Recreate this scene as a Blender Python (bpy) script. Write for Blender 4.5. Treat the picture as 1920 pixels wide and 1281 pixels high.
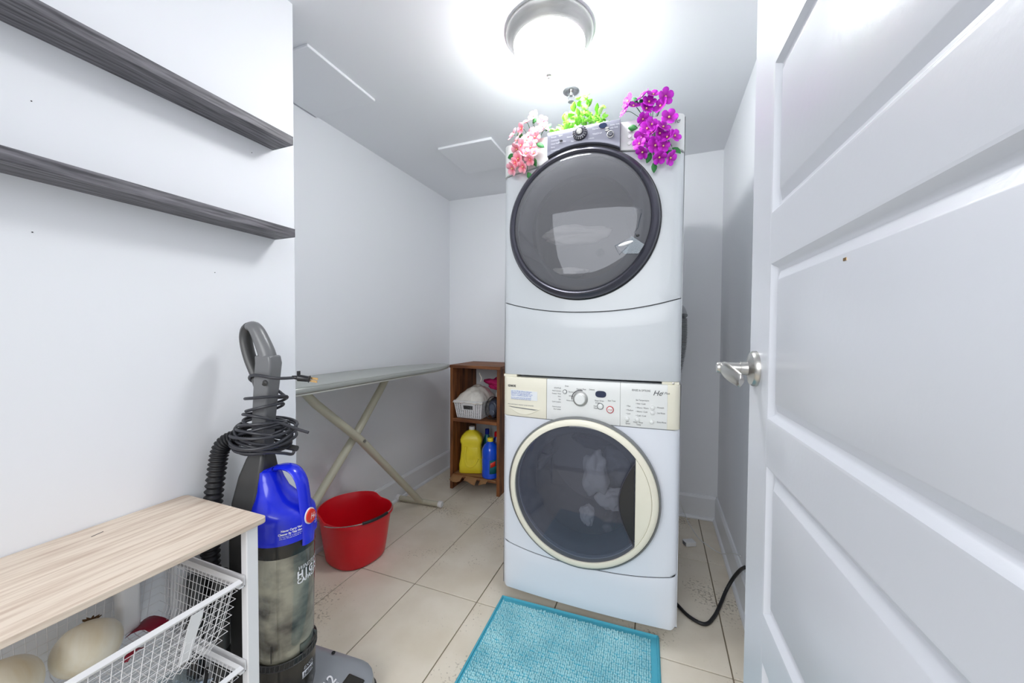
import bpy, bmesh, math, random
from mathutils import Vector, Matrix, noise
random.seed(7)
S = bpy.context.scene
COL = S.collection
PI = math.pi
for o in list(bpy.data.objects):
    bpy.data.objects.remove(o)

# ------------------------------------------------------------------ camera, world, exposure
cam_d = bpy.data.cameras.new('camera')
cam = bpy.data.objects.new('camera', cam_d)
COL.objects.link(cam)
cam_d.sensor_width = 36.0
cam_d.lens = 698.8 / 1920 * 36.0
cam_d.clip_start = 0.01
YAW, PITCH, ROLL, HC = .3728, .0241, .0057, 1.1287
d_ = Vector((-math.sin(YAW) * math.cos(PITCH), math.cos(YAW) * math.cos(PITCH), -math.sin(PITCH)))
r_ = Vector((math.cos(YAW), math.sin(YAW), 0))
u_ = r_.cross(d_)
rr = r_ * math.cos(ROLL) + u_ * math.sin(ROLL)
uu = u_ * math.cos(ROLL) - r_ * math.sin(ROLL)
m = Matrix((rr, uu, -d_)).transposed().to_4x4()
m.translation = (0, 0, HC)
cam.matrix_world = m
S.camera = cam

w = bpy.data.worlds.new('world')
S.world = w
w.use_nodes = True
w.node_tree.nodes['Background'].inputs[0].default_value = (.93, .96, 1, 1)
w.node_tree.nodes['Background'].inputs[1].default_value = 0.5     # even white fill through the doorway, added for an unseen hallway
hl = bpy.data.lights.new('added_fill_light', 'AREA')            # added fill lamp behind the camera, lifts floor and front faces
hl.shape = 'RECTANGLE'; hl.size = 1.9; hl.size_y = 1.5; hl.energy = 31.0; hl.color = (.97, .985, 1)
hlo = bpy.data.objects.new('added_fill_light', hl); COL.objects.link(hlo)
hlo.location = (-.40, -1.9, 2.05); hlo.rotation_euler = (math.radians(66), 0, 0)
LAMP_EMIT = 29.0
S.view_settings.view_transform = 'Standard'
S.view_settings.look = 'None'
S.view_settings.gamma = 1
S.view_settings.use_curve_mapping = False
S.view_settings.exposure = 0.8


# ------------------------------------------------------------------ materials
def lin(c):
    return tuple((x / 255 / 12.92) if x / 255 <= .04045 else ((x / 255 + .055) / 1.055) ** 2.4 for x in c) + (1,)


def mat(name, rgb, rough=.5, metal=0, spec=.5, rgb2=None, nscale=20, stretch=(1, 1, 1), bump=0, bscale=None, detail=4, coat=0,
        lo=.35, hi=.65, coords='Object', sheen=0):
    mt = bpy.data.materials.new(name)
    mt.use_nodes = True
    nt = mt.node_tree
    b = nt.nodes['Principled BSDF']
    b.inputs['Base Color'].default_value = lin(rgb)
    b.inputs['Roughness'].default_value = rough
    b.inputs['Metallic'].default_value = metal
    b.inputs['Specular IOR Level'].default_value = spec
    b.inputs['Coat Weight'].default_value = coat
    if sheen:
        b.inputs['Sheen Weight'].default_value = sheen
    if rgb2 or bump:
        tc = nt.nodes.new('ShaderNodeTexCoord')
        mp = nt.nodes.new('ShaderNodeMapping')
        mp.inputs['Scale'].default_value = stretch
        nt.links.new(tc.outputs[coords], mp.inputs[0])
    if rgb2:
        n = nt.nodes.new('ShaderNodeTexNoise')
        n.inputs['Scale'].default_value = nscale
        n.inputs['Detail'].default_value = detail
        nt.links.new(mp.outputs[0], n.inputs['Vector'])
        cr = nt.nodes.new('ShaderNodeValToRGB')
        cr.color_ramp.elements[0].position = lo
        cr.color_ramp.elements[1].position = hi
        cr.color_ramp.elements[0].color = lin(rgb)
        cr.color_ramp.elements[1].color = lin(rgb2)
        nt.links.new(n.outputs['Fac'], cr.inputs[0])
        nt.links.new(cr.outputs[0], b.inputs['Base Color'])
    if bump:
        n2 = nt.nodes.new('ShaderNodeTexNoise')
        n2.inputs['Scale'].default_value = bscale or nscale
        n2.inputs['Detail'].default_value = detail
        nt.links.new(mp.outputs[0], n2.inputs['Vector'])
        bp = nt.nodes.new('ShaderNodeBump')
        bp.inputs['Strength'].default_value = bump
        bp.inputs['Distance'].default_value = .004
        nt.links.new(n2.outputs['Fac'], bp.inputs['Height'])
        nt.links.new(bp.outputs[0], b.inputs['Normal'])
    return mt


def glass_mat(name, tint, gloss=.1, rough=.02, haze=0, hazec=(120, 122, 130)):
    """thin tinted pane: tinted see-through plus a mirror layer that grows at grazing angles"""
    mt = bpy.data.materials.new(name)
    mt.use_nodes = True
    nt = mt.node_tree
    nt.nodes.remove(nt.nodes['Principled BSDF'])
    out = nt.nodes['Material Output']
    tr = nt.nodes.new('ShaderNodeBsdfTransparent')
    tr.inputs[0].default_value = lin(tint)
    gl = nt.nodes.new('ShaderNodeBsdfGlossy')
    gl.inputs['Roughness'].default_value = rough
    gl.inputs[0].default_value = (.9, .93, 1, 1)
    fr = nt.nodes.new('ShaderNodeFresnel')
    fr.inputs[0].default_value = 1.4
    ma = nt.nodes.new('ShaderNodeMath')
    ma.operation = 'ADD'
    ma.use_clamp = True
    ma.inputs[1].default_value = gloss
    nt.links.new(fr.outputs[0], ma.inputs[0])
    mx = nt.nodes.new('ShaderNodeMixShader')
    nt.links.new(ma.outputs[0], mx.inputs[0])
    src = tr
    if haze:
        df = nt.nodes.new('ShaderNodeBsdfDiffuse'); df.inputs[0].default_value = lin(hazec)
        m2 = nt.nodes.new('ShaderNodeMixShader'); m2.inputs[0].default_value = haze
        nt.links.new(tr.outputs[0], m2.inputs[1]); nt.links.new(df.outputs[0], m2.inputs[2]); src = m2
    nt.links.new(src.outputs[0], mx.inputs[1])
    nt.links.new(gl.outputs[0], mx.inputs[2])
    nt.links.new(mx.outputs[0], out.inputs[0])
    return mt


def emit_mat(name, rgb, s):
    mt = bpy.data.materials.new(name)
    mt.use_nodes = True
    b = mt.node_tree.nodes['Principled BSDF']
    b.inputs['Base Color'].default_value = lin((245, 245, 245))
    b.inputs['Emission Color'].default_value = rgb
    b.inputs['Emission Strength'].default_value = s
    return mt


def petal_mat(name, c_in, c_out):
    mt = bpy.data.materials.new(name)
    mt.use_nodes = True
    nt = mt.node_tree
    b = nt.nodes['Principled BSDF']
    b.inputs['Roughness'].default_value = .6
    b.inputs['Subsurface Weight'].default_value = .0
    tc = nt.nodes.new('ShaderNodeTexCoord')
    ln = nt.nodes.new('ShaderNodeVectorMath')
    ln.operation = 'LENGTH'
    nt.links.new(tc.outputs['Object'], ln.inputs[0])
    mr = nt.nodes.new('ShaderNodeMapRange')
    mr.inputs['From Min'].default_value = .003
    mr.inputs['From Max'].default_value = .022
    nt.links.new(ln.outputs['Value'], mr.inputs['Value'])
    cr = nt.nodes.new('ShaderNodeValToRGB')
    cr.color_ramp.elements[0].color = lin(c_in)
    cr.color_ramp.elements[1].color = lin(c_out)
    nt.links.new(mr.outputs[0], cr.inputs[0])
    nt.links.new(cr.outputs[0], b.inputs['Base Color'])
    return mt


M = dict(
    wall=mat('wall_paint', (241, 243, 247), .55, bump=.03, nscale=60),
    ceil=mat('ceiling_paint', (240, 242, 246), .7, bump=.04, nscale=60),
    trim=mat('trim_paint', (238, 240, 244), .35),
    door=mat('door_paint', (216, 219, 226), .33, bump=.05, nscale=90),
    grout=mat('grout', (128, 117, 98), .9),
    tile=mat('tile', (224, 213, 194), .42, rgb2=(236, 227, 211), nscale=5, bump=.02),
    shelf=mat('dark_wood', (66, 65, 70), .5, rgb2=(124, 122, 128), nscale=9, stretch=(14, 1.0, 14), bump=.3, detail=6),
    oak=mat('pale_oak', (196, 174, 156), .5, rgb2=(226, 211, 194), nscale=15, stretch=(9, .55, 9), bump=.08, detail=8, lo=.28, hi=.58),
    whitemetal=mat('white_metal', (236, 236, 238), .35),
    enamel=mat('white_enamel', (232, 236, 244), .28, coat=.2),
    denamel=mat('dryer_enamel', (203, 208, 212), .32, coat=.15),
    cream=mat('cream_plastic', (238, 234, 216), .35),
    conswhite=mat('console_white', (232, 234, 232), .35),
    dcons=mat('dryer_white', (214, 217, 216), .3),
    greyring=mat('grey_ring', (120, 122, 122), .4),
    graph=mat('graphite', (74, 74, 84), .28, metal=.55),
    graphcon=mat('graphite_console', (126, 127, 140), .34, metal=.4),
    graphdark=mat('graphite_dark', (26, 26, 30), .35),
    chrome=mat('chrome', (200, 200, 200), .2, metal=1),
    nickel=mat('brushed_nickel', (190, 188, 184), .32, metal=1),
    lampmetal=mat('lamp_nickel', (176, 176, 174), .38, metal=.7),
    washglass=glass_mat('washer_glass', (194, 198, 210), .0, haze=.24, hazec=(126, 130, 146)),
    dryglass=glass_mat('dryer_glass', (206, 206, 210), .0, haze=.32, hazec=(156, 157, 162)),
    drum=mat('drum_steel', (150, 146, 142), .5, metal=.2),
    gasket=mat('gasket_grey', (92, 94, 100), .6),
    rubber=mat('black_rubber', (22, 22, 25), .5),
    blackp=mat('black_plastic', (30, 30, 33), .3),
    cordm=mat('cord_grey', (50, 51, 57), .42),
    cloth=mat('white_cloth', (216, 212, 204), .9, bump=.3, nscale=30),
    greycloth=mat('grey_cloth', (120, 120, 124), .9, bump=.3, nscale=30),
    navycloth=mat('navy_cloth', (30, 34, 52), .9, bump=.3, nscale=30),
    red=mat('red_plastic', (226, 18, 36), .3),
    blue=mat('blue_plastic', (18, 38, 214), .25, coat=.3),
    vgrey=mat('vacuum_grey', (112, 113, 115), .32),
    vdark=mat('vacuum_dark', (62, 62, 62), .35),
    vsmoke=mat('vacuum_smoke', (44, 42, 38), .2),
    vnoz=mat('vacuum_nozzle_grey', (146, 150, 156), .3),
    cupglass=glass_mat('clear_cup', (242, 241, 236), .03),
    dust=mat('dust', (224, 222, 208), .9, rgb2=(104, 100, 94), nscale=11, stretch=(1, 1, 1.5), lo=.40, hi=.68, detail=7),
    clear=glass_mat('clear_plastic', (228, 234, 236), .0, rough=.12),
    brass=mat('brass', (196, 160, 110), .3, metal=1),
    iron=mat('ironing_cover', (178, 181, 176), .36, metal=.3, bump=.15, nscale=14),
    ironpad=mat('ironing_pad', (222, 222, 214), .7),
    legm=mat('beige_enamel', (196, 192, 172), .38),
    capw=mat('white_cap', (235, 235, 235), .4),
    crate=mat('stained_wood', (84, 46, 24), .6, rgb2=(156, 96, 50), nscale=4, stretch=(6, 6, 1), bump=.15, detail=5),
    crateh=mat('stained_wood_flat', (96, 54, 30), .6, rgb2=(156, 100, 58), nscale=4, stretch=(1, 8, 8), bump=.15, detail=5),
    basketw=mat('white_plastic', (234, 234, 236), .4),
    pink=mat('pink_cloth', (196, 28, 104), .85, bump=.2, nscale=40),
    plasticbag=mat('white_bag', (240, 236, 228), .45, bump=.3, nscale=18),
    yellow=mat('yellow_plastic', (248, 228, 56), .35),
    blueliq=mat('blue_liquid', (16, 84, 226), .12, coat=.4),
    bluedark=mat('blue_bottle', (20, 40, 150), .25),
    green=mat('teal_bottle', (20, 110, 120), .25),
    kraft=mat('kraft_paper', (160, 118, 78), .85, bump=.2, nscale=20),
    ironapp=mat('slate_plastic', (58, 64, 80), .35),
    ironapp2=mat('slate_plastic_light', (88, 96, 112), .35),
    rug=mat('turquoise_chenille', (138, 200, 212), .95, rgb2=(182, 228, 234), nscale=9, sheen=.0, lo=.3, hi=.7),
    rugedge=mat('turquoise_binding', (84, 178, 200), .9),
    onion=mat('onion_skin', (244, 238, 220), .4, rgb2=(228, 212, 176), nscale=5, stretch=(5, 5, .6), lo=.45, hi=.75),
    onionroot=mat('onion_root', (96, 70, 40), .9),
    redskin=mat('red_onion_skin', (142, 18, 48), .45),
    leaf=mat('leaf_green', (44, 124, 58), .55),
    leaflight=mat('leaf_light', (122, 196, 58), .6),
    leafpale=mat('leaf_pale', (186, 226, 136), .6),
    stem=mat('stem_green', (40, 90, 44), .6),
    pollen=mat('pollen', (236, 214, 150), .8),
    purple=petal_mat('magenta_petal', (150, 0, 132), (206, 40, 212)),
    pinkp=petal_mat('pink_petal', (236, 92, 116), (255, 190, 204)),
    duct=mat('silver_foil', (190, 192, 194), .35, metal=.6),
    ink=mat('ink_black', (52, 52, 58), .6),
    inkb=mat('ink_blue', (72, 110, 190), .6),
    inkg=mat('ink_grey', (120, 122, 128), .6),
    inkw=mat('ink_white', (240, 240, 244), .5),
    inklight=mat('ink_silver', (196, 198, 206), .5),
    inkr=mat('ink_red', (200, 60, 70), .6),
    paper=mat('sticker', (232, 236, 240), .5),
    hred=mat('emblem_red', (220, 48, 30), .3),
    disp=mat('display', (36, 46, 74), .15),
    wirew=mat('white_wire', (230, 232, 230), .4),
    dot=mat('nail_hole', (70, 70, 72), .9),
    bulb=emit_mat('lit_glass', (.98, .99, 1, 1), LAMP_EMIT),
)
# speckles in the tiles
nt = M['tile'].node_tree
b = nt.nodes['Principled BSDF']
base = b.inputs['Base Color'].links[0].from_socket
tc = nt.nodes.new('ShaderNodeTexCoord')
n1 = nt.nodes.new('ShaderNodeTexNoise'); n1.inputs['Scale'].default_value = 95; n1.inputs['Detail'].default_value = 3
n2 = nt.nodes.new('ShaderNodeTexNoise'); n2.inputs['Scale'].default_value = 3.2
nt.links.new(tc.outputs['Generated'], n1.inputs['Vector']) if False else nt.links.new(tc.outputs['Object'], n1.inputs['Vector'])
nt.links.new(tc.outputs['Object'], n2.inputs['Vector'])
mu = nt.nodes.new('ShaderNodeMath'); mu.operation = 'MULTIPLY'
nt.links.new(n1.outputs['Fac'], mu.inputs[0]); nt.links.new(n2.outputs['Fac'], mu.inputs[1])
cr = nt.nodes.new('ShaderNodeValToRGB')
cr.color_ramp.elements[0].position = .335; cr.color_ramp.elements[1].position = .40
cr.color_ramp.elements[0].color = (0, 0, 0, 1); cr.color_ramp.elements[1].color = (.6, .6, .6, 1)
nt.links.new(mu.outputs[0], cr.inputs[0])
mx = nt.nodes.new('ShaderNodeMix'); mx.data_type = 'RGBA'
nt.links.new(cr.outputs[0], mx.inputs[0]); nt.links.new(base, mx.inputs[6]); mx.inputs[7].default_value = lin((132, 118, 96))
nt.links.new(mx.outputs[2], b.inputs['Base Color'])


# ------------------------------------------------------------------ mesh builder
class MB:
    def __init__(s):
        s.v = []; s.f = []

    def add(s, v, f):
        k = len(s.v); s.v += [tuple(p) for p in v]; s.f += [tuple(i + k for i in q) for q in f]; return s

    def box(s, x0, x1, y0, y1, z0, z1):
        v = [(x, y, z) for x in (x0, x1) for y in (y0, y1) for z in (z0, z1)]
        return s.add(v, [(0, 1, 3, 2), (4, 6, 7, 5), (0, 4, 5, 1), (2, 3, 7, 6), (0, 2, 6, 4), (1, 5, 7, 3)])

    def loft(s, rings, cap0=True, cap1=True, close=True):
        n = len(rings[0]); v = [p for r in rings for p in r]; f = []
        for i in range(len(rings) - 1):
            for j in range(n if close else n - 1):
                a = i * n + j; b2 = i * n + (j + 1) % n
                f.append((a, b2, b2 + n, a + n))
        if cap0: f.append(tuple(range(n - 1, -1, -1)))
        if cap1: f.append(tuple((len(rings) - 1) * n + j for j in range(n)))
        return s.add(v, f)

    def lathe(s, prof, n=32, c=(0, 0, 0), axis='z', cap0=True, cap1=True):
        rings = []
        for r, z in prof:
            ring = []
            for j in range(n):
                a = 2 * PI * j / n; x, y = r * math.cos(a), r * math.sin(a)
                p = {'z': (x, y, z), 'y': (x, -z, y), 'x': (-z, x, y)}[axis]
                ring.append((p[0] + c[0], p[1] + c[1], p[2] + c[2]))
            rings.append(ring)
        return s.loft(rings, cap0, cap1)

    def tube(s, path, r, n=8, closed=False, ry=None, up=None):
        P = [Vector(p) for p in path]; rings = []; N = len(P); prev = None
        for i in range(N):
            if closed: t = P[(i + 1) % N] - P[i - 1]
            else: t = P[min(i + 1, N - 1)] - P[max(i - 1, 0)]
            t.normalize()
            if up is not None: ref = Vector(up)
            elif prev is not None: ref = prev
            else: ref = Vector((0, 0, 1)) if abs(t.z) < .9 else Vector((1, 0, 0))
            a = ref - t * ref.dot(t)
            if a.length < 1e-6: a = t.orthogonal()
            a.normalize(); prev = a; b2 = t.cross(a)
            ra = r[i] if isinstance(r, (list, tuple)) else r
            rb = ra if ry is None else (ry[i] if isinstance(ry, (list, tuple)) else ry)
            rings.append([P[i] + a * (ra * math.cos(2 * PI * j / n)) + b2 * (rb * math.sin(2 * PI * j / n)) for j in range(n)])
        if closed: rings.append(rings[0])
        return s.loft(rings, not closed, not closed)

    def sphere(s, c, rx, ry=None, rz=None, n=16, mrow=10):
        ry = ry or rx; rz = rz or rx; prof = []
        rings = []
        for i in range(mrow + 1):
            a = -PI / 2 + PI * (i + .001) / (mrow + .002)
            rings.append([(c[0] + rx * math.cos(a) * math.cos(2 * PI * j / n), c[1] + ry * math.cos(a) * math.sin(2 * PI * j / n),
                           c[2] + rz * math.sin(a)) for j in range(n)])
        return s.loft(rings)

    def prism(s, poly, y0, y1, plane='xz'):
        """polygon in a plane pushed along the third axis"""
        def p3(p, h):
            return {'xz': (p[0], h, p[1]), 'xy': (p[0], p[1], h), 'yz': (h, p[0], p[1])}[plane]
        return s.loft([[p3(p, y0) for p in poly], [p3(p, y1) for p in poly]])

    def map(s, fn):
        s.v = [tuple(fn(*p)) for p in s.v]; return s


def obj(name, mb, material, parent=None, smooth=True, bev=0, seg=2, sharp=38, solid=0, sub=0, label=None):
    me = bpy.data.meshes.new(name)
    me.from_pydata(mb.v, [], mb.f)
    bm = bmesh.new(); bm.from_mesh(me)
    bmesh.ops.remove_doubles(bm, verts=bm.verts, dist=1e-6)
    bmesh.ops.recalc_face_normals(bm, faces=bm.faces)
    bm.to_mesh(me); bm.free()
    if smooth:
        me.shade_smooth()
        me.set_sharp_from_angle(angle=math.radians(sharp))
    me.materials.append(M[material])
    o = bpy.data.objects.new(name, me); COL.objects.link(o)
    if solid:
        md = o.modifiers.new('solid', 'SOLIDIFY'); md.thickness = solid; md.offset = 0
    if bev:
        md = o.modifiers.new('bevel', 'BEVEL'); md.width = bev; md.segments = seg; md.limit_method = 'ANGLE'
        md.angle_limit = math.radians(40); md.harden_normals = False
    if sub:
        md = o.modifiers.new('sub', 'SUBSURF'); md.levels = sub; md.render_levels = sub
    if parent: o.parent = parent
    if label: o['label'] = label
    if name in ('lettering', 'sticker_print', 'crack'): o['kind'] = 'stuff'
    return o


def thing(name, label, cat, loc=(0, 0, 0), rz=0, group=None):
    o = bpy.data.objects.new(name, None); COL.objects.link(o)
    o.empty_display_size = .05
    o.location = loc; o.rotation_euler = (0, 0, rz); o['label'] = label; o['category'] = cat
    if group: o['group'] = group
    return o


def tag(o, label, cat, group=None):
    o['label'] = label; o['category'] = cat
    if group: o['group'] = group
    return o


def struct(name, mb, material, parent=None, bev=0, label=None, **k):
    o = obj(name, mb, material, parent, smooth=k.pop('smooth', False), bev=bev, **k)
    if not parent: o['kind'] = 'structure'
    if label: o['label'] = label
    return o


def text_verts(s, size, align='LEFT', shear=0, bold=0, sx=1.0):
    cu = bpy.data.curves.new('t', 'FONT'); cu.body = s; cu.size = size; cu.align_x = align; cu.shear = shear; cu.offset = bold
    cu.resolution_u = 3
    to = bpy.data.objects.new('t', cu); COL.objects.link(to)
    dg = bpy.context.evaluated_depsgraph_get(); dg.update()
    me = bpy.data.meshes.new_from_object(to.evaluated_get(dg))
    v = [(p.co.x * sx, p.co.y) for p in me.vertices]; f = [tuple(q.vertices) for q in me.polygons]
    bpy.data.objects.remove(to); bpy.data.curves.remove(cu); bpy.data.meshes.remove(me)
    return v, f


def put_text(mb, s, size, fn, align='LEFT', **k):
    v, f = text_verts(s, size, align, **k)
    mb.add([fn(a, c) for a, c in v], f)


def cat_path(pts, n=8):
    """Catmull-Rom through points"""
    P = [Vector(p) for p in pts]; out = []
    for i in range(len(P) - 1):
        a = P[max(i - 1, 0)]; b2 = P[i]; c = P[i + 1]; d2 = P[min(i + 2, len(P) - 1)]
        for k in range(n):
            t = k / n
            out.append(.5 * ((2 * b2) + (c - a) * t + (2 * a - 5 * b2 + 4 * c - d2) * t * t + (3 * b2 - a - 3 * c + d2) * t ** 3))
    out.append(P[-1]); return out


# ------------------------------------------------------------------ the setting
ZC = 2.2142; XL = -1.62; XS = -1.145; YS = .909; XR = .348; YB = 2.708; YR = 2.523; XJ = -.30
YF = -.12
fl = struct('floor', MB().box(XL - .1, XR + .1, -.9, YB + .1, -.12, -.004), 'grout')
tx = [-1.615, -1.305, -1.0, -.69, -.378, -.066, .246]
ty = [-.62, .045, .71, 1.376, 2.041, 2.706]
tx = [-1.68] + tx[1:] if False else tx
cols = [(tx[i], tx[i + 1]) for i in range(6)] + [(.246, XR)]
g = .0022
k = 0
for i, (a, c) in enumerate(cols):
    for j in range(5):
        y0, y1 = ty[j], min(ty[j + 1], YB)
        t = struct('tile', MB().box(a + g, c - g, y0 + g, y1 - g, -.012, random.uniform(-.0006, .0003)), 'tile', fl, bev=.0015)
struct('ceiling', MB().box(XL - .1, XR + .1, YF, YB + .1, ZC, ZC + .1), 'ceil')
struct('wall_left', MB().box(XL - .1, XL, YS, YB + .1, -.05, ZC), 'wall')
struct('wall_left_front', MB().box(XL - .1, XS, YF, YS, -.05, ZC), 'wall')
struct('wall_back', MB().box(XL, XJ, YB, YB + .1, -.05, ZC), 'wall')
struct('wall_back_right', MB().box(XJ, XR, YR, YB + .1, -.05, ZC), 'wall')
struct('wall_right', MB().box(XR, XR + .1, YF, YB + .1, -.05, ZC), 'wall')
struct('wall_front', MB().box(XS, -1.05, YF, .0, -.05, ZC).box(.235, XR, YF, .0, -.05, ZC).box(-1.05, .235, YF, .0, 2.10, ZC), 'wall')  # unseen wall, its doorway opening widened to let in more light


def baseboard(name, x0, y0, x1, y1, h=.143, t=.014):
    """profile swept along the wall, wall on the left of the direction"""
    d = Vector((x1 - x0, y1 - y0, 0)).normalized(); nn = Vector((d.y, -d.x, 0))
    prof = [(0, 0), (t + .012, 0), (t + .012, .006), (t + .008, .014), (t, .018), (t, h - .014), (t - .004, h - .006), (t - .007, h), (0, h)]
    rings = []
    for P in (Vector((x0, y0, 0)), Vector((x1, y1, 0))):
        rings.append([P + nn * a + Vector((0, 0, z)) for a, z in prof])
    return struct(name, MB().loft(rings), 'trim')


baseboard('baseboard_left', XL, YS, XL, YB)
baseboard('baseboard_back', XL, YB, XJ, YB)
baseboard('baseboard_back_right', XJ, YR, XR, YR)
baseboard('baseboard_right', XR, YR, XR, 0.0)
wlf = bpy.data.objects['wall_left_front']
for y, z in ((.345, 1.575), (.342, 1.32), (.77, 1.665), (.665, 1.29)):
    obj('nail_hole', MB().lathe([(.0012, 0), (.0012, .0006), (0, .0007)], 10, axis='x').map(lambda a, b_, c: (XS - a, b_ + y, c + z)), 'dot', wlf)
# raised hatch covers in the ceiling
tag(obj('ceiling_hatch', MB().box(XL + .01, -1.243, 1.047, 1.41, ZC - .012, ZC), 'ceil', bev=.003),
    'white square access cover on the ceiling in the corner above the ironing board', 'hatch')
tag(obj('ceiling_hatch', MB().box(-1.221, -.876, 1.905, 2.262, ZC - .014, ZC), 'ceil', bev=.003),
    'white square access cover on the ceiling next to the top of the dryer', 'hatch')

# ------------------------------------------------------------------ door
ang = .0394
LATCH = Vector((.164, .825, 0)); dd = Vector((-math.sin(ang), math.cos(ang), 0))
HINGE = LATCH - dd * .80
door_root = bpy.data.objects.new('door_1', None); COL.objects.link(door_root)
door_root.location = (HINGE.x, HINGE.y, .012); door_root.rotation_euler = (0, 0, ang)
door_root['kind'] = 'structure'
# local: y along the door from hinge (0) to latch (.80); -x faces the room; thickness .035 to +x
PX0, PX1 = .085, .683 + .0115
rows = [(.318, .574), (.650, .903), (.976, 1.233), (1.309, 1.553), (1.641, 1.888)]
DH = 2.02
mb = MB()
ys = [0, PX0, PX1 + .0, .80]
mb.box(.012, .035, 0, .80, 0, DH)
# stiles and rails
obj('door_slab', mb, 'door', door_root, smooth=False)
mb = MB().box(0, .0125, 0, PX0, 0, DH)
obj('door_stile', mb, 'door', door_root, smooth=False)
mb = MB().box(0, .0125, PX1, .80, 0, DH)
obj('door_stile', mb, 'door', door_root, smooth=False, bev=.0015)
zz = [0] + [q for rw in rows for q in rw] + [DH]
for i in range(0, len(zz), 2):
    obj('door_rail', MB().box(0, .0125, PX0, PX1, zz[i], zz[i + 1]), 'door', door_root, smooth=False)


def nested(y0, y1, z0, z1, steps):
    rings = []
    for ins, x in steps:
        rings.append([(x, y0 + ins, z0 + ins), (x, y1 - ins, z0 + ins), (x, y1 - ins, z1 - ins), (x, y0 + ins, z1 - ins)])
    return MB().loft(rings, cap0=False, cap1=True)


for z0, z1 in rows:
    obj('door_panel', nested(PX0, PX1, z0, z1, [(0, .0), (.003, .0005), (.006, .003), (.009, .0075), (.0125, .0095), (.017, .0098), (.030, .0035), (.033, .002)]),
        'door', door_root, smooth=True, sharp=28)
hd = bpy.data.objects.new('door_handle', None); COL.objects.link(hd); hd.parent = door_root
hd.location = (0, .80 - .040, 1.054); hd['label'] = 'brushed nickel lever handle'
obj('rose', MB().lathe([(.032, 0), (.032, .005), (.029, .009), (.018, .011), (.0125, .014), (.0115, .022), (.0115, .026)], 40, axis='x', cap0=True), 'nickel', hd)
obj('neck', MB().lathe([(.0102, .02), (.0102, .060), (.009, .063)], 28, axis='x'), 'nickel', hd)
lv = MB()
pth = cat_path([(-.050, 0, .001), (-.053, -.02, -.001), (-.052, -.045, -.004), (-.048, -.070, -.009), (-.043, -.092, -.014)], 5)
npt = len(pth)
lv.tube(pth, [.0105 + .004 * math.sin(PI * i / npt) if i < npt - 1 else .006 for i in range(npt)], 14, ry=[.008 - .004 * (i / npt) for i in range(npt)], up=(0, 0, 1))
obj('lever', lv, 'nickel', hd)
# a small orange scuff on the top of the middle panel
obj('scuff', MB().box(.0014, .0022, .458, .464, 1.193, 1.196), 'brass', door_root, label='small orange scuff mark')

# ------------------------------------------------------------------ ceiling lamp, sprinkler
lt = thing('ceiling_light', 'lit round flush ceiling light with a brushed metal rim', 'lamp', (-.382, 1.33, ZC))
obj('rim', MB().lathe([(.156, 0), (.158, -.006), (.156, -.014), (.148, -.024), (.143, -.028), (.139, -.036), (.132, -.044), (.128, -.047), (.128, -.02)], 64, cap0=False, cap1=False), 'lampmetal', lt)
prof = [(.0, -.155)]
for i in range(1, 15):
    a = i / 14 * PI / 2
    prof.append((.1285 * math.sin(a) ** .9, -.036 - .111 * math.cos(a)))
obj('glass_bowl', MB().lathe(prof[::-1], 48, cap0=False), 'bulb', lt, label='glowing white glass bowl')
obj('finial', MB().lathe([(.011, -.143), (.012, -.148), (.010, -.152), (.005, -.155), (.006, -.160), (.003, -.164)], 20), 'lampmetal', lt)

sp = thing('sprinkler_head', 'small chrome fire sprinkler on the ceiling behind the round lamp', 'sprinkler', (-.378, 1.678, ZC))
obj('escutcheon', MB().lathe([(.036, 0), (.036, -.003), (.030, -.006), (.020, -.005), (.014, -.003)], 28), 'chrome', sp)
obj('body', MB().lathe([(.009, 0), (.009, -.018), (.006, -.022)], 14), 'chrome', sp)
fr = MB()
for s_ in (-1, 1):
    fr.tube([(s_ * .007, 0, -.018), (s_ * .013, 0, -.028), (s_ * .010, 0, -.040), (0, 0, -.046)], .0022, 6)
obj('yoke', fr, 'chrome', sp)
obj('deflector', MB().lathe([(.0135, -.046), (.0135, -.048), (.004, -.049)], 16), 'chrome', sp)

# ------------------------------------------------------------------ wall shelves
for nm, z0, z1, y1, lb in (('u', 1.702, 1.7285, .837, 'upper of two dark grey wood grain floating shelves on the white wall'),
                           ('l', 1.421, 1.4465, .841, 'lower of two dark grey wood grain floating shelves on the white wall')):
    t = thing('wall_shelf', lb, 'shelf', (XS, .45, z0), group='dark floating shelves')
    obj('board', MB().box(0, .089, -.42, y1 - .45 - .0012, 0, z1 - z0), 'shelf', t, smooth=False, bev=.001)
    obj('edge_band', MB().box(0, .089, y1 - .45 - .001, y1 - .45, 0, z1 - z0), 'shelf', t, smooth=False)


# ------------------------------------------------------------------ washer and dryer
HW = .343
WX = -.264; WY = 1.45


def yfront(x, B=.014):
    a = min(abs(x) / HW, 1)
    y = -B * (1 - a * a)
    rc = .028
    e = abs(x) - (HW - rc)
    if e > 0: y += rc - math.sqrt(max(rc * rc - e * e, 0))
    return y


XS_ = [-HW] + [-HW + .028 * (1 - math.cos(PI / 2 * i / 6)) for i in range(1, 6)] + [-.315 + .63 * i / 24 for i in range(25)] + \
      [HW - .028 * (1 - math.cos(PI / 2 * i / 6)) for i in range(5, 0, -1)] + [HW]


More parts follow.
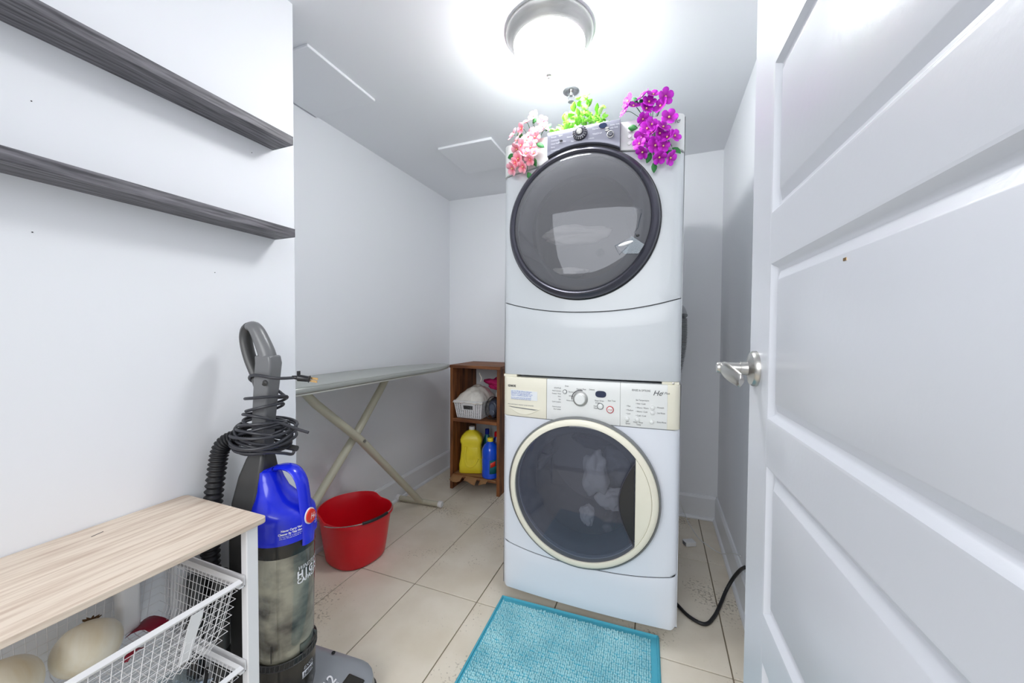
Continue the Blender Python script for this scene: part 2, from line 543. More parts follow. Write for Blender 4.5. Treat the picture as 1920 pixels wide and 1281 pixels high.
def panel(xs, zlo, zhi, thick=.02, off=0, nz=4, B=.014, r=.0035):
    """curved-front skin between two height curves, edges rolled back by r"""
    rings = []
    for x in xs:
        lo = zlo(x); hi = zhi(x); y = yfront(x, B) + off
        ring = [(x, max(y + thick, off + thick), lo), (x, y + r, lo), (x, y + r * .3, lo + r * .3), (x, y, lo + r)]
        for q in range(1, nz): ring.append((x, y, lo + r + (hi - lo - 2 * r) * q / nz))
        ring += [(x, y, hi - r), (x, y + r * .3, hi - r * .3), (x, y + r, hi), (x, max(y + thick, off + thick), hi)]
        rings.append(ring)
    return MB().loft(rings, True, True)


def holed_panel(zlo, zhi, hc, hr, thick=.02, B=.014, n=120):
    """front skin with a round door opening"""
    angs = sorted(set([2 * PI * i / n for i in range(n)]))
    def bound(a):
        dx, dz = math.cos(a), math.sin(a)
        # march to the border
        lo, hi = hr * .9, 1.2
        for _ in range(40):
            mid = (lo + hi) / 2; x = hc[0] + dx * mid; z = hc[1] + dz * mid
            xc = max(-HW, min(HW, x))
            if abs(x) <= HW and zlo(xc) <= z <= zhi(xc): lo = mid
            else: hi = mid
        return lo
    for cx_, cz_ in ((-HW, zlo(-HW)), (HW, zlo(HW)), (-HW, zhi(-HW)), (HW, zhi(HW))):
        angs.append(math.atan2(cz_ - hc[1], cx_ - hc[0]) % (2 * PI))
    angs = sorted(angs)
    L = 9
    v = []; f = []
    for a in angs:
        R_ = max(bound(a), hr + .004)
        x = hc[0] + hr * math.cos(a); z = hc[1] + hr * math.sin(a)
        v.append((x, yfront(x, B) + thick, z))
        for q in range(L):
            t = (q / (L - 1)); t = 1 - (1 - t) ** 1.7
            x = hc[0] + math.cos(a) * (hr + (R_ - hr) * t); z = hc[1] + math.sin(a) * (hr + (R_ - hr) * t)
            v.append((x, yfront(max(-HW, min(HW, x)), B), z))
        v.append((x, max(yfront(max(-HW, min(HW, x)), B), 0) + thick, z))
    W_ = L + 2; na = len(angs)
    for i in range(na):
        j = (i + 1) % na
        for q in range(W_ - 1): f.append((i * W_ + q, i * W_ + q + 1, j * W_ + q + 1, j * W_ + q))
    mb = MB(); mb.add(v, f); return mb


def cabinet(z0, z1, depth=.70):
    """open-fronted steel case"""
    t = .004
    return MB().box(-HW, -HW + t, .022, depth, z0, z1).box(HW - t, HW, .022, depth, z0, z1).box(-HW, HW, depth - t, depth, z0, z1) \
        .box(-HW, HW, .022, depth, z1 - t, z1).box(-HW, HW, .022, depth, z0, z0 + t)


def ring_mb(hc, prof, n=96):
    """door ring: profile of (radius, y) revolved about the door axis"""
    rings = []
    for r, y in prof:
        rings.append([(hc[0] + r * math.cos(2 * PI * j / n), y, hc[1] + r * math.sin(2 * PI * j / n)) for j in range(n)])
    return MB().loft(rings, False, False)


def front_pt(dx, x, z, B=.014, e=.0008):
    return (x, yfront(x, B) - dx - e, z)


# ---- washer
wa = thing('washing_machine', 'white front-load washing machine with cream control panel and door ring under the dryer', 'washer', (WX, WY, 0))
ZCON = .7805
kick = lambda x: .250 - .034 * (1 - (abs(x) / HW) ** 2.6)
obj('cabinet', cabinet(.05, .944), 'enamel', wa, smooth=False, bev=.004)
obj('toe_panel', panel(XS_, lambda x: .048 if abs(x) < .32 else .048 + .02 * ((abs(x) - .32) / .023) ** 2, lambda x: kick(x) - .003, .024, r=.003), 'enamel', wa)
obj('front_panel', holed_panel(lambda x: kick(x) + .002, lambda x: ZCON - .001, (-.008, .513), .258, .024), 'enamel', wa, sharp=30)
obj('seam_shade_strip', panel([x for x in XS_ if abs(x) < .336], lambda x: kick(x) - .008, lambda x: kick(x) + .008, .004, off=.0045, r=.001), 'graphdark', wa)  # dark strip behind the panel gap, standing in for its shade
for sx in (-1, 1):
    for yy in (.09, .62):
        obj('foot', MB().lathe([(.022, .0), (.022, .012), (.012, .014), (.012, .055)], 16, c=(sx * .29, yy, 0)), 'rubber', wa)
xa = -.147; xb = .137
obj('dispenser_drawer', panel([x for x in XS_ if x < xa] + [xa - .001], lambda x: ZCON + .0015, lambda x: .944, .03, off=-.004), 'cream', wa)
obj('control_panel', panel([xa + .0008] + [x for x in XS_ if xa < x < xb] + [xb - .0005], lambda x: ZCON + .0015, lambda x: .944, .03, off=-.004), 'conswhite', wa)
obj('option_panel', panel([xb + .0005] + [x for x in XS_ if xb < x < .298] + [.2995], lambda x: ZCON + .0015, lambda x: .944, .03, off=-.004), 'conswhite', wa)
obj('panel_end', panel([.2998] + [x for x in XS_ if x > .301], lambda x: ZCON + .0015, lambda x: .944, .03, off=-.004), 'cream', wa)
# finger scoop in the drawer: recessed smile
poly = [(-.322, .822)] + [(-.322 + .148 * i / 14, .822 - .004 * (i / 14) - .030 * math.sin(PI * i / 14)) for i in range(1, 14)] + [(-.174, .818)]
obj('drawer_scoop', MB().loft([[(x, yfront(x) - .0045, z) for x, z in poly], [(x * .97 - .0075, yfront(x) - .0066, .820 + (z - .820) * .9) for x, z in poly]]), 'cream', wa, label='smile shaped finger pull')
obj('scoop_painted_shade', MB().loft([[(x, yfront(x) - .0068, z) for x, z in ((-.318, .8225), (-.25, .8195), (-.178, .8165), (-.20, .8135), (-.25, .8155), (-.30, .8185))],
                                   [(x, yfront(x) - .0072, z) for x, z in ((-.318, .8225), (-.25, .8195), (-.178, .8165), (-.20, .8135), (-.25, .8155), (-.30, .8185))]]), 'greyring', wa)  # grey sliver painting the shade on the finger pull, no real gap
# sticker with blue print
obj('sticker', MB().loft([[(x, yfront(x) - .0045, z) for x, z in ((-.304, .892), (-.186, .889), (-.186, .852), (-.304, .854))],
                          [(x, yfront(x) - .0052, z) for x, z in ((-.304, .892), (-.186, .889), (-.186, .852), (-.304, .854))]]), 'paper', wa)
P4 = lambda x0, z0: (lambda a, c: (x0 + a, yfront(x0 + a) - .0049, z0 + c))
P5 = lambda x0, z0: (lambda a, c: (x0 + a, yfront(x0 + a) - .0057, z0 + c))
tb = MB()
lines = ['Use only HE high efficiency detergent', 'Measure by load size and soil level', 'DO NOT use regular detergent in this', 'washer or overfill the dispenser cups', 'See the owner manual for full details', 'Oversudsing will extend cycle times']
for i, s_ in enumerate(lines): put_text(tb, s_, .0066, P5(-.302, .884 - i * .0058 - (.003 if i > 3 else 0)), sx=.92)
obj('sticker_print', tb, 'inkb', wa, smooth=False)
tb = MB()
put_text(tb, 'KENMORE', .0125, P4(-.317, .903), bold=.0004, sx=.62)
put_text(tb, 'RINSES & OPTIONS', .0105, P4(.178, .916), sx=.72)
put_text(tb, 'He', .026, P4(.250, .904), shear=.35)
put_text(tb, '2 Plus', .011, P4(.280, .910), shear=.3)
put_text(tb, 'STATUS', .008, P4(-.088, .908), 'RIGHT')
for i, s_ in enumerate(['Add A Garment', 'Prewash / Wash', 'Rinse', 'Spin', 'Cycle Complete']):
    put_text(tb, s_, .0068, P4(-.088, .897 - i * .0108), 'RIGHT', sx=.8)
for i, s_ in enumerate(['Control Locked', 'Door Locked']):
    put_text(tb, s_, .0068, P4(-.088, .834 - i * .0095), 'RIGHT', sx=.8)
for x, z, s_ in ((-.072, .918, 'Drain'), (-.026, .909, 'Express Wash'), (.022, .910, 'Delicate'), (-.058, .896, 'Normal / Casual'), (-.056, .880, 'Whites / Colors'), (-.066, .862, 'Heavy Duty')):
    put_text(tb, s_, .0078, P4(x, z), sx=.82)
for x, z, s_ in ((.044, .869, 'Rinse / Drain'), (.047, .861, '& Spin'), (.040, .848, 'Hand'), (.040, .840, 'Washables'), (.092, .872, 'Stain Treat')):
    put_text(tb, s_, .0078, P4(x, z), sx=.82)
for i, (z, s_) in enumerate(((.857, 'Max'), (.842, 'Medium'), (.829, 'Low'))): put_text(tb, '• ' + s_, .0078, P4(.158, z), sx=.85)
for i, (z, s_) in enumerate(((.868, 'Hot / Cold'), (.853, 'Warm / Warm'), (.839, 'Warm / Cold'), (.824, 'Cold / Cold'))): put_text(tb, '• ' + s_, .0078, P4(.192, z), sx=.85)
put_text(tb, 'Set Temperature', .0078, P4(.192, .881), sx=.85)
for z, s_ in ((.858, '- Prewash'), (.838, '- 2nd Rinse'), (.805, '- Extra Rinse')): put_text(tb, s_, .0078, P4(.262, z), sx=.85)
put_text(tb, 'Spin', .0078, P4(.158, .800), sx=.85); put_text(tb, 'Speed', .0078, P4(.157, .792), sx=.85)
put_text(tb, 'Wash / Rinse', .0078, P4(.184, .799), sx=.8); put_text(tb, 'Temp', .0078, P4(.195, .791), sx=.85)
obj('lettering', tb, 'ink', wa, smooth=False)
tb = MB(); put_text(tb, 'HIGH EFFICIENCY FRONT LOAD WASHER', .0065, P4(-.318, .828), sx=.95)
obj('lettering', tb, 'inkg', wa, smooth=False)


def knob_on(name, x, z, prof, material, parent, n=36, B=.014, base=.004, label=None):
    mb = MB().lathe(prof, n, axis='y', c=(x, yfront(x, B) - base, z))
    return obj(name, mb, material, parent, label=label)


kb = knob_on('cycle_dial', -.011, .874, [(.029, 0), (.028, .006), (.024, .008), (.0215, .009)], 'lampmetal', wa)
knob_on('dial_cap', -.011, .874, [(.0205, .004), (.0205, .017), (.018, .020), (.0, .0205)], 'conswhite', kb)
ar = MB(); ar.tube([(-.011 + .033 * math.cos(a), yfront(-.011) - .0048, .874 + .033 * math.sin(a)) for a in [PI * (.42 + .62 * i / 14) for i in range(15)]], .0016, 5)
obj('dial_scale', ar, 'ink', wa)
pts = [(.066 + .020 * math.copysign(abs(math.cos(a)) ** .7, math.cos(a)), .897 + .0125 * math.copysign(abs(math.sin(a)) ** .8, math.sin(a))) for a in [2 * PI * i / 28 for i in range(28)]]
obj('display', MB().loft([[(x, yfront(x) - .003, z) for x, z in pts], [(x, yfront(x) - .0062, z) for x, z in pts]]), 'disp', wa)


def button(x, z, r, ringm, parent, capm='conswhite', t=None):
    o_ = knob_on('button', x, z, [(r, 0), (r, .003), (r * .86, .0036), (r * .84, .002)], ringm, parent, 24)
    knob_on('button_cap', x, z, [(r * .8, 0), (r * .8, .0042), (r * .6, .0052), (0, .0054)], capm, o_, 20)
    return o_


button(-.072, .898, .0082, 'ink', wa)
button(.065, .851, .0122, 'greyring', wa)
button(.101, .841, .0135, 'inkr', wa)
tb = MB(); put_text(tb, 'STOP', .0085, lambda a, c: (.101 + a, yfront(.1) - .0098, .838 + c), 'CENTER', sx=.8); obj('lettering', tb, 'inkr', wa, smooth=False)
for x, z in ((.162, .812), (.198, .812), (.250, .859), (.250, .841), (.247, .807)): button(x, z, .0085, 'conswhite', wa)
# door ring, glass, handle segment
HC_ = (-.008, .513); RO = .2855; gx, gz, RG = -.014, .5075, .2615
dr = obj('door_ring', ring_mb(HC_, [(.262, -.010), (RO - .002, -.012), (RO, -.020), (RO, -.036), (RO - .004, -.044), (RO - .012, -.049), (.262, -.048), (.2605, -.044), (.2605, -.010)]), 'cream', wa, sharp=50)
obj('door_seal_edge', ring_mb(HC_, [(RO + .0005, -.012), (RO + .0068, -.013), (RO + .0068, -.034), (RO + .0005, -.038)]), 'greyring', dr)
XCUT = .205
n = 96
rings = []
ay = math.acos(XCUT / RG)
outl = [(HC_[0] + .2607 * math.cos(a), HC_[1] + .2607 * math.sin(a)) for a in [ay + (2 * PI - 2 * ay) * i / n for i in range(n + 1)]]
rings = []
for s_, dy in ((1, -.040), (.96, -.0425), (.8, -.047), (.55, -.052), (.3, -.055), (.08, -.056)):
    rings.append([(HC_[0] + (x - HC_[0]) * s_ + (1 - s_) * -.02, dy, HC_[1] + (z - HC_[1]) * s_) for x, z in outl])
obj('door_glass', MB().loft(rings, False, True), 'washglass', dr, sharp=60, label='dark tinted door glass')
seg = [(HC_[0] + .2604 * math.cos(a), HC_[1] + .2604 * math.sin(a)) for a in [-ay + 2 * ay * i / 24 for i in range(25)]]
obj('door_handle', MB().loft([[(x, -.020, z) for x, z in seg], [(x, -.047, z) for x, z in seg], [(HC_[0] + .222 + (x - HC_[0] - .222) * .94, -.0485, HC_[1] + (z - HC_[1]) * .94) for x, z in seg]]), 'cream', dr, sharp=25)
# handle recess left of the segment: dark concave lens
xcw = HC_[0] + XCUT * .985
arc = [(xcw - .052 * math.sin(PI * i / 20) , HC_[1] - .148 + .296 * i / 20) for i in range(21)]
arc2 = [(xcw - .002, HC_[1] + .148 - .296 * i / 20) for i in range(21)]
pl = arc + arc2[1:-1]
obj('handle_recess', MB().loft([[(x, -.056, z) for x, z in pl], [(x, -.049, z) for x, z in pl]], True, True), 'blackp', dr, label='black finger recess beside the glass')
lip = MB().tube([(x - .002, -.057, z) for x, z in arc], .0022, 6); obj('recess_lip', lip, 'graph', dr)
# drum inside
drm = obj('gasket', ring_mb(HC_, [(.2575, .005), (.235, .012), (.215, .035), (.212, .075), (.225, .085)]), 'gasket', wa)
obj('drum', ring_mb((HC_[0], HC_[1]), [(.245, .080), (.250, .10), (.250, .44), (.24, .46), (.02, .455)]), 'drum', wa)
for a in (.4, 2.5, 4.6):
    ca, sa = math.cos(a), math.sin(a)
    mbp = MB().box(-.02, .02, .12, .42, -.250, -.20)
    mbp.map(lambda x, y, z: (HC_[0] + x * ca - z * sa, y, HC_[1] + x * sa + z * ca))
    obj('drum_baffle', mbp, 'drum', wa, bev=.012)


def crumple(name, c, r, material, label, cat, seed, squash=(1, 1, .6), group=None, amp=.45, f=9, lev=4):
    bm = bmesh.new(); bmesh.ops.create_icosphere(bm, subdivisions=lev, radius=1)
    v = []
    for p in bm.verts:
        q = Vector(p.co); nn = noise.noise(q * 1.3 + Vector((seed, 0, 0))); n3 = noise.noise(q * 3.2 + Vector((0, seed, 3)))
        ridg = 1 - abs(noise.noise(q * 2.2 + Vector((seed, seed, 1)))) * 2
        k_ = 1 + amp * nn + amp * .35 * n3 + amp * .35 * ridg
        v.append((q.x * k_ * r * squash[0], q.y * k_ * r * squash[1], q.z * k_ * r * squash[2]))
    f_ = [tuple(x.index for x in q.verts) for q in bm.faces]
    bm.free()
    zmin = min(p[2] for p in v)
    o = obj(name, MB().add([(a, b2, c2) for a, b2, c2 in v], f_), material, sharp=180)
    o.location = c
    return tag(o, label, cat, group)


WD = lambda x, y, z: (WX + x, WY + y, z)
crumple('towel', WD(.03, .11, .545), .062, 'cloth', 'white cloth bunched against the middle of the washer glass', 'laundry', 3, (.8, .7, 1.3))
crumple('shirt', WD(.115, .20, .56), .070, 'greycloth', 'grey garment in the upper right of the washer drum', 'laundry', 5, (1.1, .9, 1.1))
crumple('trousers', WD(.02, .30, .64), .075, 'navycloth', 'dark navy garment at the top of the washer drum', 'laundry', 8, (1.4, .9, .5))
crumple('pillowcase', WD(.105, .11, .445), .052, 'cloth', 'white cloth low on the right in the washer drum', 'laundry', 11, (1.1, .7, .8))
crumple('sock', WD(.005, .07, .385), .035, 'cloth', 'small white sock at the bottom of the washer glass', 'laundry', 14, (.8, .6, 1.1))

# ---- dryer
dy = thing('tumble_dryer', 'white tumble dryer with graphite control panel and dark round door, stacked on the washer', 'dryer', (WX, WY, .950))
DZ0 = 0.004; DZT = .950          # local heights
dline = lambda x: .306 - .047 * (1 - (abs(x) / HW) ** 2.2)
dcon = lambda x: .821 + .04 * (1 - ((min(abs(x), HW)) / HW) ** 1.0) * 1.0
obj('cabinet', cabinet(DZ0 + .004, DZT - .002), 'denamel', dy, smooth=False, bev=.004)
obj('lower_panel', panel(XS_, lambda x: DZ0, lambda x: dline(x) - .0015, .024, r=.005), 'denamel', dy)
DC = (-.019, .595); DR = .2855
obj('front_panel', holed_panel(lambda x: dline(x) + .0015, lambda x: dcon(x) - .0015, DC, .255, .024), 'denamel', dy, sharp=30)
da, db = -.143, .127
obj('seam_shade_strip', panel([x for x in XS_ if abs(x) < .336], lambda x: dline(x) - .008, lambda x: dline(x) + .008, .004, off=.009, r=.001), 'graphdark', dy)  # dark strip imitating the shade in the gap above the lower panel
obj('seam_shade_strip', panel([x for x in XS_ if abs(x) < .336], lambda x: dcon(x) - .006, lambda x: dcon(x) + .006, .004, off=.006, r=.001), 'graphdark', dy)  # dark strip imitating the shade in the gap below the console
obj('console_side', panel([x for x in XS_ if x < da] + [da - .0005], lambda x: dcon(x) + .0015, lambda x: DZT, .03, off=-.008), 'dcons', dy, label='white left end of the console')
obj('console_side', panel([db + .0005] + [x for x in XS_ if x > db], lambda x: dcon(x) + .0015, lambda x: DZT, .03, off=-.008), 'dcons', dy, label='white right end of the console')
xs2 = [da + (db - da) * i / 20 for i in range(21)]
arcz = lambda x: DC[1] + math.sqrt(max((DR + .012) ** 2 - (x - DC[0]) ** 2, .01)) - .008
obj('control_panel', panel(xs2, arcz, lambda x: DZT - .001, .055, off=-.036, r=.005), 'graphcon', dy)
obj('console_lip', panel(xs2, lambda x: arcz(x) - .012, lambda x: arcz(x) - .0005, .03, off=-.022, r=.002), 'graphdark', dy)
DP = lambda x0, z0: (lambda a, c: (x0 + a, yfront(x0 + a) - .0375, z0 + c))
tb = MB()
for i, s_ in enumerate(['Drying', 'Wrinkle', 'Cool Down', 'Check Filter', 'Damp', 'Control Lock']): put_text(tb, s_, .0072, DP(-.128, .936 - i * .0125), sx=.9)
for x, z, s_ in ((-.098, .925, 'Signal'), (-.098, .900, 'Damp Dry'), (-.066, .913, 'Heavy Duty'), (-.05, .895, 'Normal'), (-.020, .893, 'Casual'), (.014, .893, 'Delicate'), (.030, .906, 'TOUCH UP'), (.030, .925, 'Express Dry'), (.030, .938, 'Ultra Delicate'), (.066, .945, 'Minutes'), (.092, .927, 'MORE TIME'), (.092, .917, 'LESS TIME'), (.056, .926, 'DRY')):
    put_text(tb, s_, .0078, DP(x, z), sx=.85)
obj('lettering', tb, 'inklight', dy, smooth=False)


def dknob(name, x, z, prof, material, par, n=36, base=.036):
    return obj(name, MB().lathe(prof, n, axis='y', c=(x, yfront(x) - base, z)), material, par)


dk = dknob('cycle_dial', -.016, .921, [(.027, 0), (.0262, .010), (.022, .014), (.0135, .015), (.013, .013)], 'graph', dy)
dknob('dial_cap', -.016, .921, [(.0105, .010), (.0105, .018), (.007, .020), (0, .0205)], 'lampmetal', dk)
for i in range(18):
    a = 2 * PI * i / 18
    if 1.0 < a < 1.9: continue
    c_, s_ = math.cos(a), math.sin(a)
    mbp = MB().box(.017, .0258, -.0009, .0009, -.0005, .0016)
    mbp.map(lambda x, y, z: (-.016 + x * c_ - y * s_, yfront(-.016) - .036 - .0135 - z + (x - .017) * .30, .921 + x * s_ + y * c_))
    obj('dial_rib', mbp, 'lampmetal', dk)
pts = [(.067 + .0145 * math.cos(a), .934 + .0095 * math.sin(a)) for a in [2 * PI * i / 24 for i in range(24)]]
obj('display', MB().loft([[(x, yfront(x) - .035, z) for x, z in pts], [(x, yfront(x) - .0378, z) for x, z in pts]]), 'disp', dy)
for z in (.922, .914):
    pts = [(.082 + .0068 * math.cos(a), z + .0034 * math.sin(a)) for a in [2 * PI * i / 16 for i in range(16)]]
    obj('button', MB().loft([[(x, yfront(x) - .035, zz_) for x, zz_ in pts], [(x, yfront(x) - .0395, zz_) for x, zz_ in pts]]), 'lampmetal', dy)
pts = [(-.088 + .006 * math.cos(a), .907 + .003 * math.sin(a)) for a in [2 * PI * i / 16 for i in range(16)]]
obj('button', MB().loft([[(x, yfront(x) - .035, zz_) for x, zz_ in pts], [(x, yfront(x) - .039, zz_) for x, zz_ in pts]]), 'graphdark', dy)
sb = dknob('start_button', .094, .898, [(.0125, 0), (.0125, .003), (.0108, .0035), (.0105, .002)], 'lampmetal', dy)
dknob('button_cap', .094, .898, [(.0098, 0), (.0098, .0045), (0, .005)], 'graph', sb)
tb = MB(); put_text(tb, 'PUSH TO', .0045, lambda a, c: (.094 + a, yfront(.094) - .0412, .8995 + c), 'CENTER'); put_text(tb, 'START', .0045, lambda a, c: (.094 + a, yfront(.094) - .0412, .894 + c), 'CENTER')
obj('lettering', tb, 'inklight', sb, smooth=False)
RP = lambda x0, z0: (lambda a, c: (x0 + a, yfront(x0 + a) - .0088, z0 + c))
tb = MB(); put_text(tb, 'He', .024, RP(.296, .915), shear=.35); put_text(tb, '2', .010, RP(.322, .921), shear=.3)
for z, s_ in ((.928, 'Temp'), (.905, 'Dryness'), (.878, 'Signal')): put_text(tb, s_, .0078, RP(.165, z))
obj('lettering', tb, 'inkg', dy, smooth=False)
tb = MB(); put_text(tb, 'KENMORE', .011, RP(-.318, .888), sx=.7); obj('lettering', tb, 'inkg', dy, smooth=False)
for z in (.914, .892, .868): knob_on('button', .158, z, [(.0065, 0), (.0065, .004), (0, .005)], 'conswhite', dy, 18, base=.008)
# dryer door
dd_ = obj('door_ring', ring_mb(DC, [(.258, -.008), (DR - .003, -.010), (DR, -.018), (DR, -.028), (DR - .004, -.040), (DR - .014, -.052), (DR - .020, -.054), (.2575, -.048), (.2555, -.044), (.2555, -.010)]), 'graph', dy, sharp=50, label='graphite door ring')
obj('door_seal_edge', ring_mb(DC, [(DR + .0005, -.010), (DR + .005, -.011), (DR + .005, -.016), (DR + .0005, -.020)]), 'graphdark', dd_)
rings = []
for r_s, dy_ in ((.2556, -.046), (.252, -.049), (.240, -.054), (.20, -.0585), (.15, -.061), (.09, -.0625), (.03, -.063)):
    rings.append([(DC[0] + r_s * math.cos(2 * PI * j / 96), dy_, DC[1] + r_s * math.sin(2 * PI * j / 96)) for j in range(96)])
obj('door_glass', MB().loft(rings, False, True), 'dryglass', dd_, sharp=60, label='smoked round door window')
obj('inner_window_ring', ring_mb(DC, [(.2545, -.006), (.240, -.004), (.205, .020), (.200, .045), (.207, .055)]), 'gasket', dd_)
obj('drum', ring_mb(DC, [(.225, .060), (.30, .075), (.30, .50), (.28, .52), (.02, .52)]), 'drum', dy)
obj('lint_grille', MB().box(DC[0] - .17, DC[0] + .17, .05, .075, DC[1] - .215, DC[1] - .205), 'gasket', dd_)
# cracks and clear tape at the right of the door
cr_ = MB()
def crk(pts, r): cr_.tube([(DC[0] + a, -.062 if abs(a) < .16 else -.056, DC[1] + c) for a, c in pts], r, 5)
crk([(.170, .010), (.225, .019), (.224, .005), (.215, -.02)], .0008)
crk([(.170, .010), (.175, -.03), (.190, -.075), (.205, -.085)], .0008)
crk([(.135, -.103), (.190, -.075)], .0008); crk([(.135, -.103), (.15, -.135), (.19, -.095)], .0008)
crk([(.223, .005), (.218, -.015), (.212, -.045), (.200, -.06), (.212, -.075)], .0016)
crk([(.222, .165), (.216, .150)], .001); crk([(.219, .142), (.222, .128), (.218, .121)], .001)
obj('crack', cr_, 'clear', dd_, label='cracked and taped edge of the window')
obj('split_hole', MB().sphere((DC[0] + .212, -.057, DC[1] - .071), .006, .003, .005), 'rubber', dd_)
tp = [(.135, -.103), (.192, -.072), (.235, -.105), (.215, -.135), (.165, -.132)]
obj('tape', MB().loft([[(DC[0] + a, -.0575, DC[1] + c) for a, c in tp], [(DC[0] + a, -.0580, DC[1] + c) for a, c in tp]]), 'clear', dd_)
obj('plastic_shard', MB().sphere((DC[0] + .172, -.060, DC[1] - .097), .026, .002, .006, 14, 8).map(lambda x, y, z: (x, y, z + (x - DC[0] - .172) * .25)), 'capw', dd_, label='white plastic shard under the tape')
crumple('undershirt', WD(-.06, .10, .950 + .585), .075, 'cloth', 'cream garment draped across the middle of the dryer drum', 'laundry', 21, (1.8, .7, .45))
crumple('dishcloth', WD(-.10, .10, .950 + .43), .05, 'cloth', 'folded white cloth at the bottom of the dryer drum', 'laundry', 23, (1.5, .8, .4))
# stacking brackets
for sx in (-1, 1):
    obj('stacking_bracket', MB().box(sx * .31 - .03, sx * .31 + .028, .003, .06, -.006, .004), 'cream', dy, bev=.001)
obj('screw', MB().lathe([(.004, 0), (.004, .002), (0, .003)], 12, axis='y', c=(.318, .002, -.001)), 'nickel', dy)

# ------------------------------------------------------------------ flexible duct behind the dryer, outlet plate
du = thing('dryer_duct', 'silver corrugated dryer duct behind the right side of the stacked machines', 'duct', (.10, 2.38, .9))
prof = []
for i in range(64):
    z = i * .005; prof.append((.052 + (.004 if i % 2 else -.003), z))
dm = MB().lathe(prof, 28)
dm.map(lambda x, y, z: (x + .028 * math.sin(PI * min(1, z / .30) * .62) - .022, y, z))
obj('hose', dm, 'duct', du)
el = cat_path([(.012, 0, .32), (.0, .02, .355), (-.01, .08, .37), (-.01, .13, .37)], 6)
obj('elbow', MB().tube(el, .05, 20), 'duct', du)
obj('wall_collar', MB().lathe([(.056, -.14), (.056, -.13), (.05, -.13)], 28, axis='y', c=(-.01, 0, .37)), 'duct', du)
op = thing('outlet_plate', 'white wall plate at the top of the silver duct', 'outlet', (.12, YR, 1.22))
obj('plate', MB().box(-.04, .04, -.006, 0, -.06, .06), 'trim', op, bev=.002)
obj('socket', MB().box(-.018, .018, -.009, -.006, -.04, .04), 'capw', op, bev=.001)

# ------------------------------------------------------------------ cords on the floor
pw = thing('power_cable', 'thick black power cable running from the washer to the wall behind the door', 'cable', (0, 0, 0))
obj('cable_sheath', MB().tube(cat_path([(.02, 1.95, .0075), (.06, 1.72, .0075), (.095, 1.655, .0075), (.135, 1.605, .0075), (.185, 1.588, .0075), (.222, 1.64, .0085), (.255, 1.72, .012), (.285, 1.785, .035), (.312, 1.80, .085), (.33, 1.76, .15), (.336, 1.70, .20)], 8), .0068, 10), 'rubber', pw)
ww = thing('phone_wire', 'thin white wire trailing from behind the washer across the floor to the right wall', 'wire', (0, 0, 0))
obj('wire', MB().tube(cat_path([(.11, 2.48, .16), (.136, 2.45, .114), (.165, 2.44, .05), (.186, 2.42, .003), (.225, 2.264, .0025), (.265, 2.20, .0025), (.305, 2.15, .004), (.322, 2.06, .05), (.331, 1.94, .123), (.338, 1.80, .19)], 8), .0022, 6), 'wirew', ww)
ad = thing('charger_block', 'small white charger block lying on the floor right of the washer', 'charger', (.172, 2.175, 0), .5)
obj('body', MB().box(-.028, .028, -.02, .02, .0005, .024), 'capw', ad, bev=.003)
obj('label_face', MB().box(-.030, -.0285, -.014, .014, .004, .020), 'inkg', ad)

# ------------------------------------------------------------------ turquoise mat
rgt = thing('bath_mat', 'turquoise chenille bath mat on the floor in front of the washer', 'mat', (-.279, 1.035, 0), .029)
RW, RL = .312, .415
obj('backing', MB().box(-RW, RW, -RL, RL, .0005, .006), 'rugedge', rgt, bev=.002)
bd = MB().tube([(-RW + .006, -RL + .006, .007), (RW - .006, -RL + .006, .007), (RW - .006, RL - .006, .007), (-RW + .006, RL - .006, .007)], .008, 8, closed=True, ry=.005)
obj('binding', bd, 'rugedge', rgt)
pv, pf = [], []
ny = int((2 * RL - .04) / .0096); nx = int((2 * RW - .04) / .0074)
for j in range(ny):
    for i in range(nx):
        x = -RW + .02 + i * .0074 + random.uniform(-.0012, .0012); y = -RL + .02 + j * .0096 + random.uniform(-.0008, .0008)
        y += .0018 * math.sin(x * 40 + j * 1.7)
        h = .0150 + random.uniform(-.0035, .002); ra = .0040; rb = .0037
        k0 = len(pv)
        for q in range(6):
            a = q * PI / 3; pv.append((x + ra * math.cos(a), y + rb * math.sin(a), .006))
        for q in range(6):
            a = q * PI / 3; pv.append((x + ra * .8 * math.cos(a), y + rb * .8 * math.sin(a), h - .003))
        pv.append((x, y, h))
        for q in range(6):
            n_ = (q + 1) % 6
            pf.append((k0 + q, k0 + n_, k0 + 6 + n_, k0 + 6 + q)); pf.append((k0 + 6 + q, k0 + 6 + n_, k0 + 12))
pile = obj('pile', MB().add(pv, pf), 'rug', rgt, sharp=180); pile['kind'] = 'stuff'

# ------------------------------------------------------------------ ironing board
ib = thing('ironing_board', 'grey covered ironing board on beige crossed legs along the left wall', 'ironing board', (-1.442, 1.636, 0))
ZT = .912
def outline(hw, inset=0, n=14):
    L0, L1 = -.68 + inset, .722 - inset
    pts = []
    for i in range(n + 1):      # rear rounded end to nose, right side then left
        pass
    right = [(hw * .55, L0), (hw * .82, L0 + .012), (hw * .96, L0 + .05), (hw, L0 + .12), (hw, 0), (hw, .22), (hw * .95, .36), (hw * .82, .48), (hw * .62, .585), (hw * .40, .665), (hw * .18, L1 - .012), (0, L1)]
    return right + [(-x, y) for x, y in right[-2::-1]]
rings = []
for ins, z in ((.016, ZT - .030), (.004, ZT - .028), (.0, ZT - .022), (.001, ZT - .010), (.006, ZT - .002), (.018, ZT)):
    o_ = outline(.160 - ins, ins)
    # the cover sags a little and is gathered under the edge
    rings.append([(x + .003 * math.sin(y * 60) * (1 if z < ZT - .02 else 0), y, z - .010 * max(0, y) / .7 * (1 if z > ZT - .025 else .2)) for x, y in o_])
obj('cover', MB().loft(rings), 'iron', ib, sharp=60)
